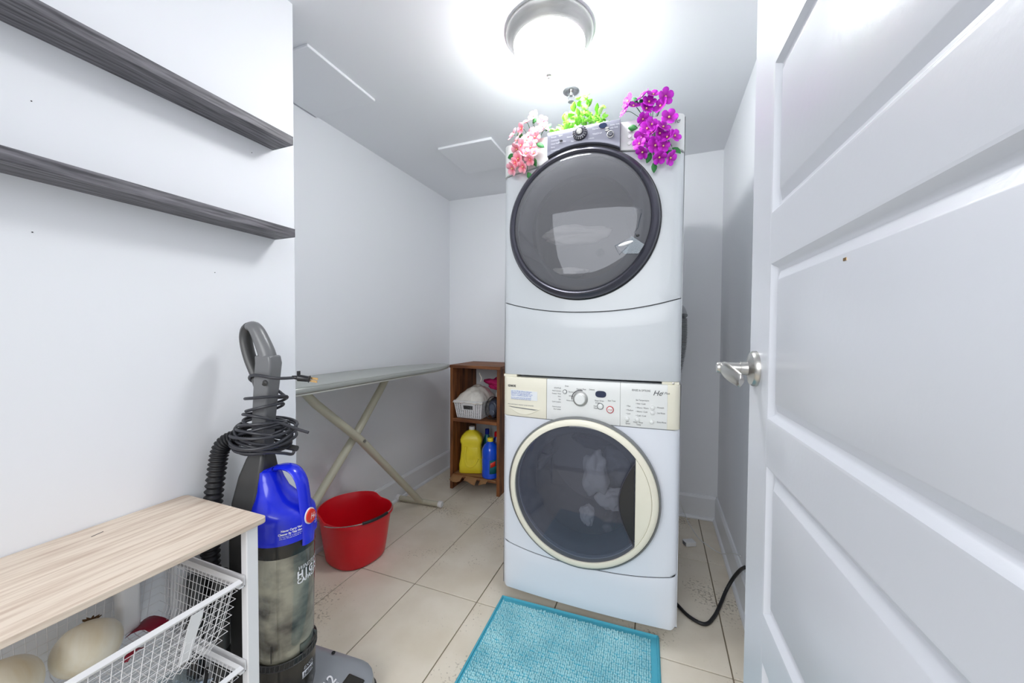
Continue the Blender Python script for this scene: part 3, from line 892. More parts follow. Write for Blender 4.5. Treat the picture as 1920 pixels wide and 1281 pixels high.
obj('board', MB().loft([[(x, y, ZT - .036) for x, y in outline(.150, .01)], [(x, y, ZT - .0295) for x, y in outline(.153, .008)]]), 'ironpad', ib, label='pale underside edge')
pp = MB().tube([(x, y, ZT - .004 - .010 * max(0, y) / .7) for x, y in outline(.1555, .004)], .0016, 5, closed=True)
obj('piping', pp, 'iron', ib)
la = MB().tube([(.012, -.47, ZT - .04), (.012, -.40, .80), (.012, -.13, .565), (.012, .36, .055), (.012, .385, .03)], [.016, .020, .0205, .020, .015], 14, ry=[.024, .020, .020, .020, .024])
obj('leg', la, 'legm', ib)
lb_ = MB().tube([(-.022, .12, ZT - .04), (-.022, .075, .82), (-.022, -.12, .60), (-.022, -.40, .32), (-.022, -.685, .03)], [.018, .020, .0205, .020, .016], 14)
obj('leg', lb_, 'legm', ib)
obj('pivot_bolt', MB().lathe([(.006, -.05), (.006, .036), (.008, .036), (.008, .040), (0, .041)], 12, axis='x', c=(.0, -.128, .562)).map(lambda x, y, z: (-x, y, z)), 'nickel', ib)
for yy in (.385, -.69):
    f_ = obj('foot_bar', MB().tube([(-.155, yy + .0, .021), (.148, yy + .02 * (1 if yy > 0 else 0), .021)], .0165, 14), 'legm', ib)
    for e in (-1, 1):
        x0 = -.163 if e < 0 else .143
        obj('end_cap', MB().lathe([(.018, 0), (.020, .003), (.020, .022), (.017, .026)], 18, axis='x').map(lambda x, y, z: (-x * e + (x0 + (.02 if e < 0 else 0)), y + yy + (.02 if e > 0 and yy > 0 else 0), z + .0215)), 'capw', f_)

# ------------------------------------------------------------------ red bucket
bk = thing('bucket', 'red plastic mop bucket with pouring spout on the floor under the ironing board', 'bucket', (-1.405, 1.445, 0))
TS = PI * .95
def brad(th, R):
    e = 2.5
    sup = 1 / ((abs(math.cos(th - TS)) ** e + abs(math.sin(th - TS)) ** e) ** (1 / e))
    return R * sup
def bring(R, z, spout=0, lift=0, n=64):
    out = []
    for j in range(n):
        th = 2 * PI * j / n; c_ = math.cos(th - TS)
        r = brad(th, R) * (1 + spout * max(0, c_) ** 10)
        s_ = min(1, max(0, (c_ - .05) / .28)); s_ = s_ * s_ * (3 - 2 * s_)
        out.append((r * math.cos(th), r * math.sin(th), z + lift * s_))
    return out
RB = [(.100, .002, 0), (.124, .004, 0), (.130, .014, 0), (.140, .08, .0), (.149, .15, .03), (.157, .205, .08), (.159, .215, .10)]
rings = [bring(r, z, s_, .018 * (z / .235) ** 2) for r, z, s_ in RB]
rings += [bring(.1665, .216, .11, .018), bring(.168, .224, .11, .020), bring(.1655, .232, .11, .020), bring(.160, .232, .11, .020), bring(.156, .222, .10, .018)]
rings += [bring(r - .004, z + .004, s_, .018 * (z / .235) ** 2) for r, z, s_ in RB[::-1][1:]]
obj('pail', MB().loft(rings), 'red', bk, sharp=50)
px_ = TS + PI / 2
A = Vector((.163 * math.cos(px_), .163 * math.sin(px_), .222)); Bp = -A; Bp.z = .222
mid = Vector((-.176 * math.cos(TS), -.176 * math.sin(TS), 0))
arcp = []
for i in range(25):
    t = PI * i / 24
    p = A * (math.cos(t)) + mid * (math.sin(t)); p = Vector((p.x * 1.04, p.y * 1.04, .222 + .020 * math.sin(t)))
    arcp.append(p)
obj('bail', MB().tube(arcp, .0024, 7), 'nickel', bk, label='bent wire bail')
obj('grip', MB().tube(arcp[8:15], .0072, 10), 'rubber', bk, label='black handle grip')
for q in (A, Bp): obj('bail_ear', MB().sphere((q.x, q.y, .222), .008, .008, .010), 'red', bk)

# ------------------------------------------------------------------ wooden crate shelf and its contents
cs = thing('crate_shelf', 'narrow stained wooden shelf in the back corner beside the dryer', 'shelf', (-1.385, 2.325, 0))
CW, CD, CH = .388, .372, .895
obj('side_board', MB().box(0, .022, 0, CD, 0, CH - .022), 'crate', cs, smooth=False, bev=.002)
obj('side_board', MB().box(CW - .022, CW, 0, CD, 0, CH - .022), 'crate', cs, smooth=False, bev=.002)
obj('top_board', MB().box(-.004, CW + .004, -.003, CD, CH - .0215, CH), 'crateh', cs, smooth=False, bev=.002)
obj('shelf_board', MB().box(.0225, CW - .0225, 0, CD, .490, .5135), 'crateh', cs, smooth=False, bev=.002)
obj('shelf_board', MB().box(.0225, CW - .0225, 0, CD, .088, .110), 'crateh', cs, smooth=False, bev=.002)
CX, CY = -1.385, 2.325
# white slotted basket
wb = thing('plastic_basket', 'white slotted plastic basket on the middle board of the wooden shelf', 'basket', (CX + .140, CY + .125, .5138))
def slot_wall(p00, p10, p01, p11, nu, nv, hole):
    v = []; f = []
    for j in range(nv + 1):
        for i in range(nu + 1):
            a = i / nu; c = j / nv
            lo = Vector(p00).lerp(Vector(p10), a); hi = Vector(p01).lerp(Vector(p11), a); v.append(lo.lerp(hi, c))
    for j in range(nv):
        for i in range(nu):
            if hole(i, j): continue
            k_ = j * (nu + 1) + i; f.append((k_, k_ + 1, k_ + nu + 2, k_ + nu + 1))
    return v, f
bw = MB()
def hl(nu, nv, grip):
    def h_(i, j):
        if grip and nu * .30 < i < nu * .66 and nv * .52 < j < nv * .76: return True
        if grip and nu * .24 < i < nu * .72 and nv * .44 < j < nv * .84: return False
        return 0 < i < nu - 1 and 0 < j < nv - 1 and i % 2 == 1 and j % 2 == 1
    return h_
b0, b1, c0, c1, hb = .094, .112, .10, .12, .124
co = lambda sx, sy, t: (sx * (b1 if t else b0), sy * (c1 if t else c0), hb if t else .003)
for (a, c, nu, gr) in (((-1, -1), (1, -1), 25, True), ((1, -1), (1, 1), 25, False), ((1, 1), (-1, 1), 25, True), ((-1, 1), (-1, -1), 25, False)):
    v, f = slot_wall(co(*a, 0), co(*c, 0), co(*a, 1), co(*c, 1), nu, 21, hl(nu, 21, gr)); bw.add(v, f)
bw.add([(-b0, -c0, .003), (b0, -c0, .003), (b0, c0, .003), (-b0, c0, .003)], [(0, 1, 2, 3)])
obj('body', bw, 'basketw', wb, smooth=False, solid=.003)
obj('rim', MB().tube([(-b1, -c1, hb), (b1, -c1, hb), (b1, c1, hb), (-b1, c1, hb)], .004, 6, closed=True), 'basketw', wb)
# bag draped over the basket
bg = bmesh.new()
gv = []; gf = []
NU, NV = 26, 26
for j in range(NV + 1):
    for i in range(NU + 1):
        a = i / NU * 2 - 1; c = j / NV * 2 - 1
        x = a * .115; y = c * .130
        dome = max(0, 1 - (abs(a) ** 2.4)) * max(0, 1 - abs(c - .1) ** 3)
        z = .640 + .105 * dome * (.62 + .38 * (c + 1) / 2) + .010 * noise.noise(Vector((a * 3, c * 3, 2))) + .006 * noise.noise(Vector((a * 8, c * 8, 5)))
        if abs(a) > .86 or abs(c) > .9: z -= .010
        gv.append((x, y, z - .5138))
for j in range(NV):
    for i in range(NU): k_ = j * (NU + 1) + i; gf.append((k_, k_ + 1, k_ + NU + 2, k_ + NU + 1))
bagt = thing('cloth_bag', 'off-white bag heaped over the top of the white slotted basket', 'bag', (CX + .140, CY + .125, .5138))
obj('sack', MB().add(gv, gf), 'plasticbag', bagt, sharp=180, solid=.006)
obj('drawstring', MB().tube(cat_path([(.03, .02, .250), (.035, .03, .275), (.022, .03, .30), (.018, .03, .315)], 5), .0045, 6), 'plasticbag', bagt)
crumple('pink_garment', (CX + .262, CY + .255, .746), .076, 'pink', 'bright pink garment heaped behind the bag at the top of the wooden shelf', 'clothes', 31, (1.15, .8, .50))
crumple('white_garment', (CX + .322, CY + .20, .660), .045, 'cloth', 'white cloth bundle under the bright pink garment', 'clothes', 33, (.7, 1.0, .9))
crumple('grey_garment', (CX + .318, CY + .30, .60), .06, 'greycloth', 'grey cloth bundle at the back of the middle shelf board', 'clothes', 35, (.5, .8, 1.0))
# clothes iron standing on its heel
iro = thing('clothes_iron', 'dark slate clothes iron standing on end beside the white basket', 'iron', (CX + .308, CY + .075, .5138))
def tear(s_, n=28):
    out = []
    for i in range(n):
        a = 2 * PI * i / n
        x = .055 * math.sin(a) * (1 - .42 * (1 - math.cos(a + PI)) / 2 * 1.25); z = .075 - .075 * math.cos(a)
        out.append((x * s_, .075 + (z - .075) * s_))
    return out
rings = [[(x, y, z) for x, z in tear(s_)] for s_, y in ((.93, .05), (1, .045), (1, .03), (.95, .02))]
obj('soleplate', MB().loft(rings), 'rubber', iro)
rings = [[(x, y, z - .004) for x, z in tear(s_)] for s_, y in ((.86, .021), (.84, 0), (.74, -.012), (.62, -.016))]
obj('body', MB().loft(rings), 'ironapp', iro)
obj('inner_panel', MB().loft([[(x, y, z) for x, z in tear(s_)] for s_, y in ((.5, -.0162), (.46, -.022))]), 'ironapp2', iro)
obj('dial', MB().lathe([(.019, 0), (.019, .006), (.015, .008), (0, .008)], 24, axis='y', c=(0, -.020, .050)), 'ironapp2', iro)
obj('cord_loop', MB().tube(cat_path([(.02, .03, .15), (-.02, .0, .155), (-.05, -.01, .11), (-.055, -.012, .05), (-.03, -.014, .008), (.03, -.014, .006)], 6), .003, 6), 'rubber', iro)
# kraft paper lining
kp = MB()
kv = []; kf = []
for j in range(9):
    for i in range(13):
        x = .024 + (CW - .048) * i / 12; y = -.05 + .30 * j / 8
        z = .1108 + .0015 * abs(noise.noise(Vector((x * 30, y * 30, 1))))
        if y < 0: z = .1118 - (-y) * (.55 + .25 * math.sin(i * 1.1)); 
        kv.append((x, y, z))
for j in range(8):
    for i in range(12):
        if j == 0 and i in (3, 7, 10, 11): continue
        k_ = j * 13 + i; kf.append((k_, k_ + 1, k_ + 14, k_ + 13))
kt = obj('kraft_paper', MB().add(kv, kf), 'kraft', solid=.001); kt.location = (CX, CY, 0)
tag(kt, 'torn brown kraft paper lining the lowest board of the wooden shelf', 'paper')
# yellow jug
jg = thing('detergent_jug', 'big yellow plastic jug with a white cap on the lowest shelf board', 'jug', (CX + .128, CY + .095, .1135), .32)
def rrect(hx, hy, r, z, n=5):
    out = []
    for cx_, cy_, a0 in ((hx - r, hy - r, 0), (-hx + r, hy - r, PI / 2), (-hx + r, -hy + r, PI), (hx - r, -hy + r, 1.5 * PI)):
        for i in range(n): a = a0 + PI / 2 * i / (n - 1); out.append((cx_ + r * math.cos(a), cy_ + r * math.sin(a), z))
    return out
obj('jug_body', MB().loft([rrect(.080, .056, .02, .0), rrect(.086, .062, .024, .006), rrect(.087, .063, .026, .06), rrect(.080, .058, .026, .10), rrect(.074, .055, .026, .16), rrect(.073, .055, .026, .205), rrect(.079, .059, .026, .222), rrect(.080, .060, .028, .240), rrect(.070, .054, .03, .265), rrect(.045, .040, .03, .290), rrect(.024, .024, .0235, .300), rrect(.022, .022, .0215, .306)]), 'yellow', jg, sharp=70)
hp = [(-.045, .050), (.03, .050), (.055, .085), (.055, .185), (.028, .195), (.028, .105), (-.0, .085)]
obj('grip_relief', MB().tube(cat_path([(-.035, -.057, .195), (-.042, -.057, .12), (-.03, -.0605, .062), (.0, -.061, .05), (.035, -.060, .075), (.05, -.058, .11)], 6), .009, 8, ry=.006), 'yellow', jg)
obj('label_recess', MB().loft([[(-.022, -.0555, .085), (.055, -.0555, .085), (.055, -.0545, .19), (-.022, -.0545, .19)], [(-.016, -.0585, .09), (.05, -.0585, .09), (.05, -.0575, .185), (-.016, -.0575, .185)]]), 'yellow', jg, bev=.003)
obj('cap', MB().lathe([(.021, .304), (.0215, .306), (.0215, .325), (.019, .328), (0, .328)], 24), 'capw', jg)


def bottle(name, label, loc, prof, material, capprof, capm, rz=0, cat='bottle', sx=1, sy=1, group=None):
    t = thing(name, label, cat, loc, rz, group)
    obj('bottle_body', MB().lathe(prof, 28).map(lambda x, y, z: (x * sx, y * sy, z)), material, t, sharp=60)
    obj('cap', MB().lathe(capprof, 20), capm, t)
    return t


bt = bottle('cleaner_bottle', 'clear bottle of blue liquid with a yellow cap beside the yellow jug', (CX + .300, CY + .045, .1125),
            [(.052, 0), (.058, .004), (.060, .012), (.060, .05), (.058, .06), (.060, .07), (.060, .13), (.057, .138), (.060, .146), (.060, .185), (.056, .205), (.044, .228), (.026, .243), (.017, .250), (.016, .262)], 'blueliq',
            [(.020, .252), (.021, .254), (.021, .272), (.018, .276), (0, .276)], 'yellow')
lbv = MB()
rings = []
for z in (.04, .135): rings.append([(.0612 * math.cos(a), .0612 * math.sin(a), z) for a in [-1.25 + 1.2 * i / 12 for i in range(13)]])
lbv.loft(rings, False, False, close=False); obj('label', lbv, 'green', bt, solid=.0006)
lbv = MB(); rings = []
for z in (.082, .116): rings.append([(.0620 * math.cos(a), .0620 * math.sin(a), z + .012 * i / 8) for i, a in enumerate([-1.15 + .62 * i / 8 for i in range(9)])])
lbv.loft(rings, False, False, close=False); obj('label_emblem', lbv, 'hred', bt, solid=.0006)
b2_ = bottle('cleaner_bottle', 'dark blue bottle with a red cap at the back behind the yellow-capped bottle', (CX + .262, CY + .24, .1125),
             [(.036, 0), (.04, .005), (.04, .17), (.034, .20), (.016, .225), (.015, .235)], 'bluedark', [(.018, .232), (.018, .262), (.012, .268), (0, .268)], 'red')
b3_ = bottle('spray_bottle', 'white and blue spray bottle tucked at the right of the lowest shelf board', (CX + .335, CY + .150, .1125),
             [(.024, 0), (.027, .005), (.027, .13), (.024, .17), (.014, .215), (.012, .235)], 'capw', [(.015, .228), (.015, .25), (.011, .256), (0, .256)], 'bluedark')
b4_ = bottle('cleaner_bottle', 'teal bottle standing between the yellow jug and the back wall', (CX + .190, CY + .225, .1125),
             [(.032, 0), (.035, .005), (.035, .17), (.028, .21), (.014, .24), (.013, .25)], 'green', [(.016, .246), (.016, .285), (0, .288)], 'bluedark')

# ------------------------------------------------------------------ drawer unit with wire baskets
du_ = thing('drawer_unit', 'low white wire drawer unit with a pale oak top against the left wall', 'drawers', (-.99, .31, 0))
X0, X1 = -.153, .154; Y0, Y1 = -.285, .280
tp_ = MB().loft([rrect((X1 - X0) / 2, (Y1 - Y0) / 2, .012, z) for z in (.6875, .7005)]); tp_.map(lambda x, y, z: (x + (X0 + X1) / 2, y + (Y0 + Y1) / 2, z))
obj('top_board', tp_, 'oak', du_, bev=.0015)
for sx in (X0 + .006, X1 - .030):
    for sy in (Y0 + .012, Y1 - .042):
        obj('post', MB().box(sx, sx + .020, sy, sy + .026, 0, .6875), 'whitemetal', du_, smooth=False, bev=.002)
def basket(zr, depth):
    # side runners
    for sy in (Y0 + .042, Y1 - .056):
        obj('runner', MB().box(X0 + .026, X1 - .014, sy, sy + .012, zr - .018, zr - .015).box(X0 + .026, X1 - .014, sy + (.010 if sy > 0 else 0), sy + (.013 if sy > 0 else .003), zr - .018, zr + .006), 'whitemetal', du_, smooth=False)
    bx0, bx1, by0, by1 = X0 + .014, X1 - .010, Y0 + .056, Y1 - .058
    bt_ = obj('wire_basket', MB().tube([(bx0, by0, zr), (bx1, by0, zr), (bx1, by1, zr), (bx0, by1, zr)], .0078, 4, closed=True, ry=.0078), 'whitemetal', du_, smooth=False, bev=.001)
    ins = .035; zb = zr - depth
    wm = MB()
    ny_ = 31
    for i in range(1, ny_):
        y = by0 + (by1 - by0) * i / ny_; yb = by0 + ins + (by1 - by0 - 2 * ins) * i / ny_
        pth = [(bx0, y, zr), (bx0 + ins * .45, y + (yb - y) * .7, zb + .03), (bx0 + ins * .8, yb, zb + .005), (bx0 + ins + .01, yb, zb), (bx1 - ins - .01, yb, zb), (bx1 - ins * .8, yb, zb + .005), (bx1 - ins * .45, y + (yb - y) * .7, zb + .03), (bx1, y, zr)]
        wm.tube(pth, .00075, 4)
    nx_ = 20
    for i in range(1, nx_):
        x = bx0 + (bx1 - bx0) * i / nx_; xb = bx0 + ins + (bx1 - bx0 - 2 * ins) * i / nx_
        pth = [(x, by0, zr), (x + (xb - x) * .7, by0 + ins * .45, zb + .03), (xb, by0 + ins * .8, zb + .005), (xb, by0 + ins + .01, zb), (xb, by1 - ins - .01, zb), (xb, by1 - ins * .8, zb + .005), (x + (xb - x) * .7, by1 - ins * .45, zb + .03), (x, by1, zr)]
        wm.tube(pth, .00075, 4)
    nz_ = 8
    for i in range(1, nz_):
        t = i / nz_; k_ = ins * .45 * t / .75 if t < .75 else ins * (.45 + .4 * (t - .75) / .25); z = zr - depth * t
        wm.tube([(bx0 + k_, by0 + k_, z), (bx1 - k_, by0 + k_, z), (bx1 - k_, by1 - k_, z), (bx0 + k_, by1 - k_, z)], .00075, 4, closed=True)
    w_ = obj('wire_mesh', wm, 'whitemetal', bt_, smooth=False); w_['kind'] = 'stuff'
    # flat strap on the front
    obj('strap', MB().loft([[(bx1 + .001, by1 - .092, zr - .008), (bx1 + .001, by1 - .070, zr - .008), (bx1 - ins * .6, by1 - .085, zb + .028), (bx1 - ins * .6, by1 - .105, zb + .028)], [(bx1 + .003, by1 - .092, zr - .008), (bx1 + .003, by1 - .070, zr - .008), (bx1 - ins * .6 + .002, by1 - .085, zb + .028), (bx1 - ins * .6 + .002, by1 - .105, zb + .028)]]), 'whitemetal', bt_, smooth=False)
    return zb
zb1 = basket(.577, .135)
zb2 = basket(.384, .135)
basket(.19, .13)


def onion(label, loc, rx, rz, seed):
    t = thing('onion', label, 'onion', loc, rz, 'white onions')
    rings = []
    NR = 18
    for i in range(NR + 1):
        a = -PI / 2 + PI * i / NR
        r = math.cos(a) ** .85 if math.cos(a) > 0 else 0
        z = math.sin(a)
        if z > .85: r = max(r, .0) * .9
        rings.append([(rx * max(r, .012) * math.cos(2 * PI * j / 28) * (1 + .012 * math.sin(j * 3 + seed)), rx * max(r, .012) * math.sin(2 * PI * j / 28), rx * .92 * z) for j in range(28)])
    body = obj('skin', MB().loft(rings), 'onion', t, sharp=180)
    top = MB()
    for q in range(9):
        a = q * .7 + seed; top.tube([(0, 0, rx * .88), (.006 * math.cos(a), .006 * math.sin(a), rx * .96), (.014 * math.cos(a), .014 * math.sin(a), rx * 1.02)], [.005, .003, .0008], 5)
    obj('root_tuft', top, 'onionroot', t)
    for o_ in (t,):
        o_.rotation_euler = (math.radians(-30), math.radians(-32), rz)
    return t
onion('whole pale onion resting in the top wire basket, the one nearer the basket corner', (-1.052, .372, zb1 + .0535), .0505, .3, 1)
onion('pale onion cut off by the frame edge in the top wire basket', (-1.045, .259, zb1 + .063), .054, .9, 2)
def skin(label, loc, s_, rz, seed):
    v = []; f = []
    for j in range(6):
        for i in range(7):
            a = i / 6 - .5; c = j / 5 - .5
            e = 1 + .35 * noise.noise(Vector((i * .9, j * .8, seed)))
            v.append((a * s_[0] * e, c * s_[1] * e, .012 * (1 - 4 * a * a) * s_[0] / .05 + .004 * noise.noise(Vector((i, j, seed + 3))) + .003))
    for j in range(5):
        for i in range(6): k_ = j * 7 + i; f.append((k_, k_ + 1, k_ + 8, k_ + 7))
    o_ = obj('onion_skin', MB().add(v, f), 'redskin', sharp=180, solid=.0006); o_.location = loc; o_.rotation_euler = (0, 0, rz)
    return tag(o_, label, 'onion skin')
skin('large curled piece of red onion skin in the top wire basket', (-1.075, .475, zb1 + .004), (.055, .045), .6, 4)
skin('small torn scrap of red onion skin beside the whole onion', (-1.015, .425, zb1 + .003), (.034, .013), 1.9, 9)
pb = thing('plastic_bag', 'clear crumpled plastic bag in the second wire basket', 'bag', (-.98, .40, zb2 + .004))
bm_ = bmesh.new(); bmesh.ops.create_icosphere(bm_, subdivisions=4, radius=1)
pv_ = [];
for p in bm_.verts:
    q = Vector(p.co); k_ = 1 + .5 * noise.noise(q * 2 + Vector((4, 0, 0))) + .25 * noise.noise(q * 6)
    pv_.append((q.x * k_ * .085, q.y * k_ * .11, (q.z * k_ + 1.05) * .05))
pf_ = [tuple(x.index for x in q.verts) for q in bm_.faces]; bm_.free()
zmn = min(p[2] for p in pv_); pv_ = [(a, c, z - zmn) for a, c, z in pv_]
obj('film', MB().add(pv_, pf_), 'clear', pb, sharp=25)
obj('knot', MB().sphere((.02, .02, .098), .012, .02, .012), 'clear', pb)
tube_ = thing('white_tube', 'smooth white tube hanging down behind the onions in the top basket', 'tube', (-1.098, .452, zb1 + .012))
obj('shell', MB().loft([rrect(.014 * s_, .019 * s_, .009 * s_, z) for s_, z in ((.75, 0), (.95, .006), (1, .02), (1.05, .11), (1, .115))]), 'whitemetal', tube_)

obj('pencil_mark', MB().box(-.1005, -.0985, .083, .103, .7003, .7009).map(lambda x, y, z: (x - (y - .093) * .25, y, z)), 'ink', du_, smooth=False)
cl_ = tag(obj('cord', MB().tube(cat_path([(-.955, .512, zb2 + .02), (-.965, .485, zb2 + .015), (-.945, .470, zb2 + .02), (-.930, .490, zb2 + .05), (-.940, .515, zb2 + .085), (-.96, .530, zb2 + .10)], 6), .0042, 6), 'rubber'),
          'black cord looped in the corner of the second wire basket', 'cord')

# ------------------------------------------------------------------ vacuum cleaner
vc = thing('vacuum_cleaner', 'upright vacuum cleaner with blue lid, cloudy dust cup and grey handle wrapped in its cord', 'vacuum', (-.958, .722, 0), math.radians(8))
def lofted(specs, n=32):
    return [[(cx_ + rx * math.cos(2 * PI * j / n), cy_ + ry * math.sin(2 * PI * j / n), z) for j in range(n)] for cx_, cy_, rx, ry, z in specs]
# nozzle head
def nozr(x0, x1, hy, z, r0=.03, r1=.07, n=6):
    out = []
    for cx_, cy_, r, a0 in ((x1 - r1, hy - r1, r1, 0), (x0 + r0, hy - r0, r0, PI / 2), (x0 + r0, -hy + r0, r0, PI), (x1 - r1, -hy + r1, r1, 1.5 * PI)):
        for i in range(n): a = a0 + PI / 2 * i / (n - 1); out.append((cx_ + r * math.cos(a), cy_ + r * math.sin(a), z))
    return out
def zt(rg, f): return [(x, y, z - f * max(0, x - .02)) for x, y, z in rg]
nz = obj('nozzle_head', MB().loft([nozr(-.10, .190, .178, .030), nozr(-.102, .194, .180, .045), zt(nozr(-.10, .190, .178, .092), .13), zt(nozr(-.092, .176, .168, .104), .16), zt(nozr(-.07, .14, .14, .108), .16)]), 'vnoz', vc, sharp=45, label='grey floor nozzle')
obj('bumper', MB().loft([nozr(-.095, .192, .177, .012), nozr(-.10, .200, .184, .016), nozr(-.10, .200, .184, .034), nozr(-.097, .194, .180, .040)]), 'blackp', nz)
obj('brush_window', MB().loft([[(.118, .035, .0925), (.175, .035, .083), (.175, .115, .083), (.118, .115, .0925)], [(.122, .04, .0975), (.170, .04, .089), (.170, .11, .089), (.122, .11, .0975)]]), 'vsmoke', nz, bev=.004)
obj('peg_hole', MB().lathe([(.006, 0), (.006, .0012), (0, .0014)], 14, c=(.03, .155, .1035)), 'rubber', nz)
tb = MB()
ztop = lambda x: .1092 - .16 * max(0, x - .02)
TM = lambda x0, y0: (lambda a, c: (x0 - c, y0 + a, ztop(x0 - c) + .0006))
put_text(tb, '12', .040, TM(.098, .045), shear=.25, bold=.0006); put_text(tb, 'AMPS', .013, TM(.112, .047), shear=.25)
tb.box(.070, .080, -.005, .035, .1015, .1022)
obj('lettering', tb, 'inkw', nz, smooth=False)
for sy in (-1, 1): obj('wheel', MB().lathe([(.0, -.012), (.026, -.012), (.028, -.008), (.028, .008), (.026, .012), (0, .012)], 20, axis='y', c=(-.11, sy * .11, .0285)), 'rubber', vc)
# motor base
mbs = obj('motor_base', MB().loft(lofted([(-.01, 0, .062, .060, .075), (-.008, 0, .072, .070, .10), (0, 0, .0745, .0735, .15), (0, 0, .0755, .0745, .225), (0, 0, .0765, .0755, .246), (0, 0, .0735, .0725, .248)], 40)), 'vsmoke', vc, sharp=50, label='smoky dark motor base')
for i in range(26):
    a = -1.75 + 3.5 * i / 25 + .0
    if .22 < a < .75 and False: continue
    c_, s_ = math.cos(a), math.sin(a)
    ms = MB().box(.0735, .0772, -.0052, .0052, .232, .246); ms.map(lambda x, y, z: (x * c_ - y * s_, x * s_ + y * c_, z + .012))
    obj('vent_slot', ms, 'blackp', mbs) if i % 1 == 0 else None
rr_ = MB()
for z in (.2425, .2595): rr_.tube([(.0778 * math.cos(2 * PI * i / 48), .0778 * math.sin(2 * PI * i / 48), z) for i in range(48)], .0014, 5, closed=True)
for i in range(27):
    a = -1.82 + 3.64 * i / 26; rr_.tube([(.0778 * math.cos(a), .0778 * math.sin(a), .2425), (.0778 * math.cos(a + .03), .0778 * math.sin(a + .03), .2595)], .0013, 5)
obj('vent_frame', rr_, 'vdark', mbs)
CYL = lambda r, a0, z0: (lambda a, c: (r * math.cos(a0 + a / r), r * math.sin(a0 + a / r), z0 + c))
tb = MB(); put_text(tb, 'EXCL', .012, CYL(.0768, -.21, .2105), shear=.25, sx=1.2)
obj('lettering', tb, 'inklight', mbs, smooth=False)
lab = MB(); lab.loft([[(.0762 * math.cos(a), .0762 * math.sin(a), z) for a in [-.25 + .48 * i / 8 for i in range(9)]] for z in (.188, .206)], False, False, close=False)
lo_ = obj('filter_label', lab, 'inklight', mbs, solid=.0006)
tb = MB(); put_text(tb, 'HEPA', .015, CYL(.0770, -.20, .192), bold=.0005, sx=.9); obj('lettering', tb, 'blackp', lo_, smooth=False)
ms = MB().box(.0745, .0765, -.026, .004, .150, .190); ms.map(lambda x, y, z: ((x) * math.cos(-.85) - y * math.sin(-.85), x * math.sin(-.85) + y * math.cos(-.85), z)); obj('base_opening', ms, 'rubber', mbs)
# dust cup
cup = obj('dust_cup', MB().loft(lofted([(0, 0, .0705, .0705, .2485), (0, 0, .0715, .0715, .256), (0, 0, .0735, .0735, .40), (0, 0, .0750, .0750, .5365)], 48), False, False), 'cupglass', vc, label='cloudy clear dust cup')
obj('dust', MB().loft(lofted([(0, 0, .066, .066, .2487), (0, 0, .0690, .0690, .262), (0, 0, .0712, .0712, .40), (0, 0, .0722, .0722, .5355)], 40)), 'dust', cup, label='grey dust swirled inside the cup')
tb = MB()
put_text(tb, 'WINDTUNNEL', .0155, CYL(.0758, -.38, .4890), shear=.3, sx=.86)
put_text(tb, 'H I G H', .026, CYL(.0756, -.40, .4680), bold=.0012, sx=.88)
put_text(tb, 'CAPACITY', .0175, CYL(.0756, -.40, .4535), bold=.0006, sx=.94)
obj('lettering', tb, 'inkw', cup, smooth=False)
lt_ = MB().box(.073, .086, -.030, .030, .258, .284); lt_.map(lambda x, y, z: (x * math.cos(.12) - y * math.sin(.12) - (.010 * (y / .03) ** 2), x * math.sin(.12) + y * math.cos(.12), z + (x - .073) * -.5))
obj('cup_latch', lt_, 'clear', cup, bev=.003)
obj('cup_seam', MB().tube([(.0748 * math.cos(-1.22), .0748 * math.sin(-1.22), z) for z in (.265, .31)], .0012, 5), 'blackp', cup)
obj('cup_collar', MB().loft(lofted([(0, 0, .0755, .0755, .536), (0, 0, .0765, .0765, .540), (0, 0, .0765, .0765, .566), (0, 0, .0750, .0750, .572)], 48)), 'vsmoke', vc)
# blue lid
lid = obj('lid', MB().loft(lofted([(0, 0, .0755, .0755, .570), (0, 0, .0815, .0815, .573), (0, 0, .0815, .0815, .584), (0, 0, .0795, .0795, .588), (0, 0, .0795, .0795, .622), (-.001, 0, .0775, .0765, .638), (-.008, 0, .068, .066, .656), (-.021, 0, .052, .051, .672), (-.034, 0, .037, .040, .692), (-.043, 0, .028, .034, .720), (-.047, 0, .023, .030, .742), (-.048, 0, .014, .020, .748)], 44)), 'blue', vc, sharp=60, label='bright blue lid')
hpth = cat_path([(-.045, 0, .738), (-.020, 0, .751), (.010, 0, .756), (.038, 0, .748), (.058, 0, .722), (.066, 0, .685), (.071, 0, .645), (.0775, 0, .61), (.0795, 0, .575), (.0785, 0, .555)], 5)
obj('carry_handle', MB().tube(hpth, .0078, 12, ry=.0205, up=(1, 0, .3)), 'blue', lid)
em = obj('emblem', MB().lathe([(.0205, 0), (.0205, .003), (.017, .0045)], 32, axis='x').map(lambda x, y, z: (.086 - x * -1, y * .86, .628 + z * 1.05)), 'inkw', lid, label='white rimmed red oval emblem')
obj('emblem_face', MB().lathe([(.0175, 0), (.0175, .0050), (0, .0056)], 32, axis='x').map(lambda x, y, z: (.0855 - x, y * .86, .628 + z * 1.05)), 'hred', em)
tb = MB(); put_text(tb, 'H', .023, lambda a, c: (.0917, a, .6205 + c), 'CENTER', shear=.35, sx=.7)
put_text(tb, 'oover', .0085, lambda a, c: (.0917, a + .003, .6215 + c * 1.2 + a * .25), 'LEFT', shear=.35, sx=.5)
obj('lettering', tb, 'inkw', em, smooth=False)
tb = MB(); put_text(tb, 'Never Carry Vacuum', .0078, CYL(.0802, -.88, .6080), bold=.0003, sx=.9); put_text(tb, 'Cleaner By This Handle', .0078, CYL(.0802, -.96, .5995), bold=.0003, sx=.86)
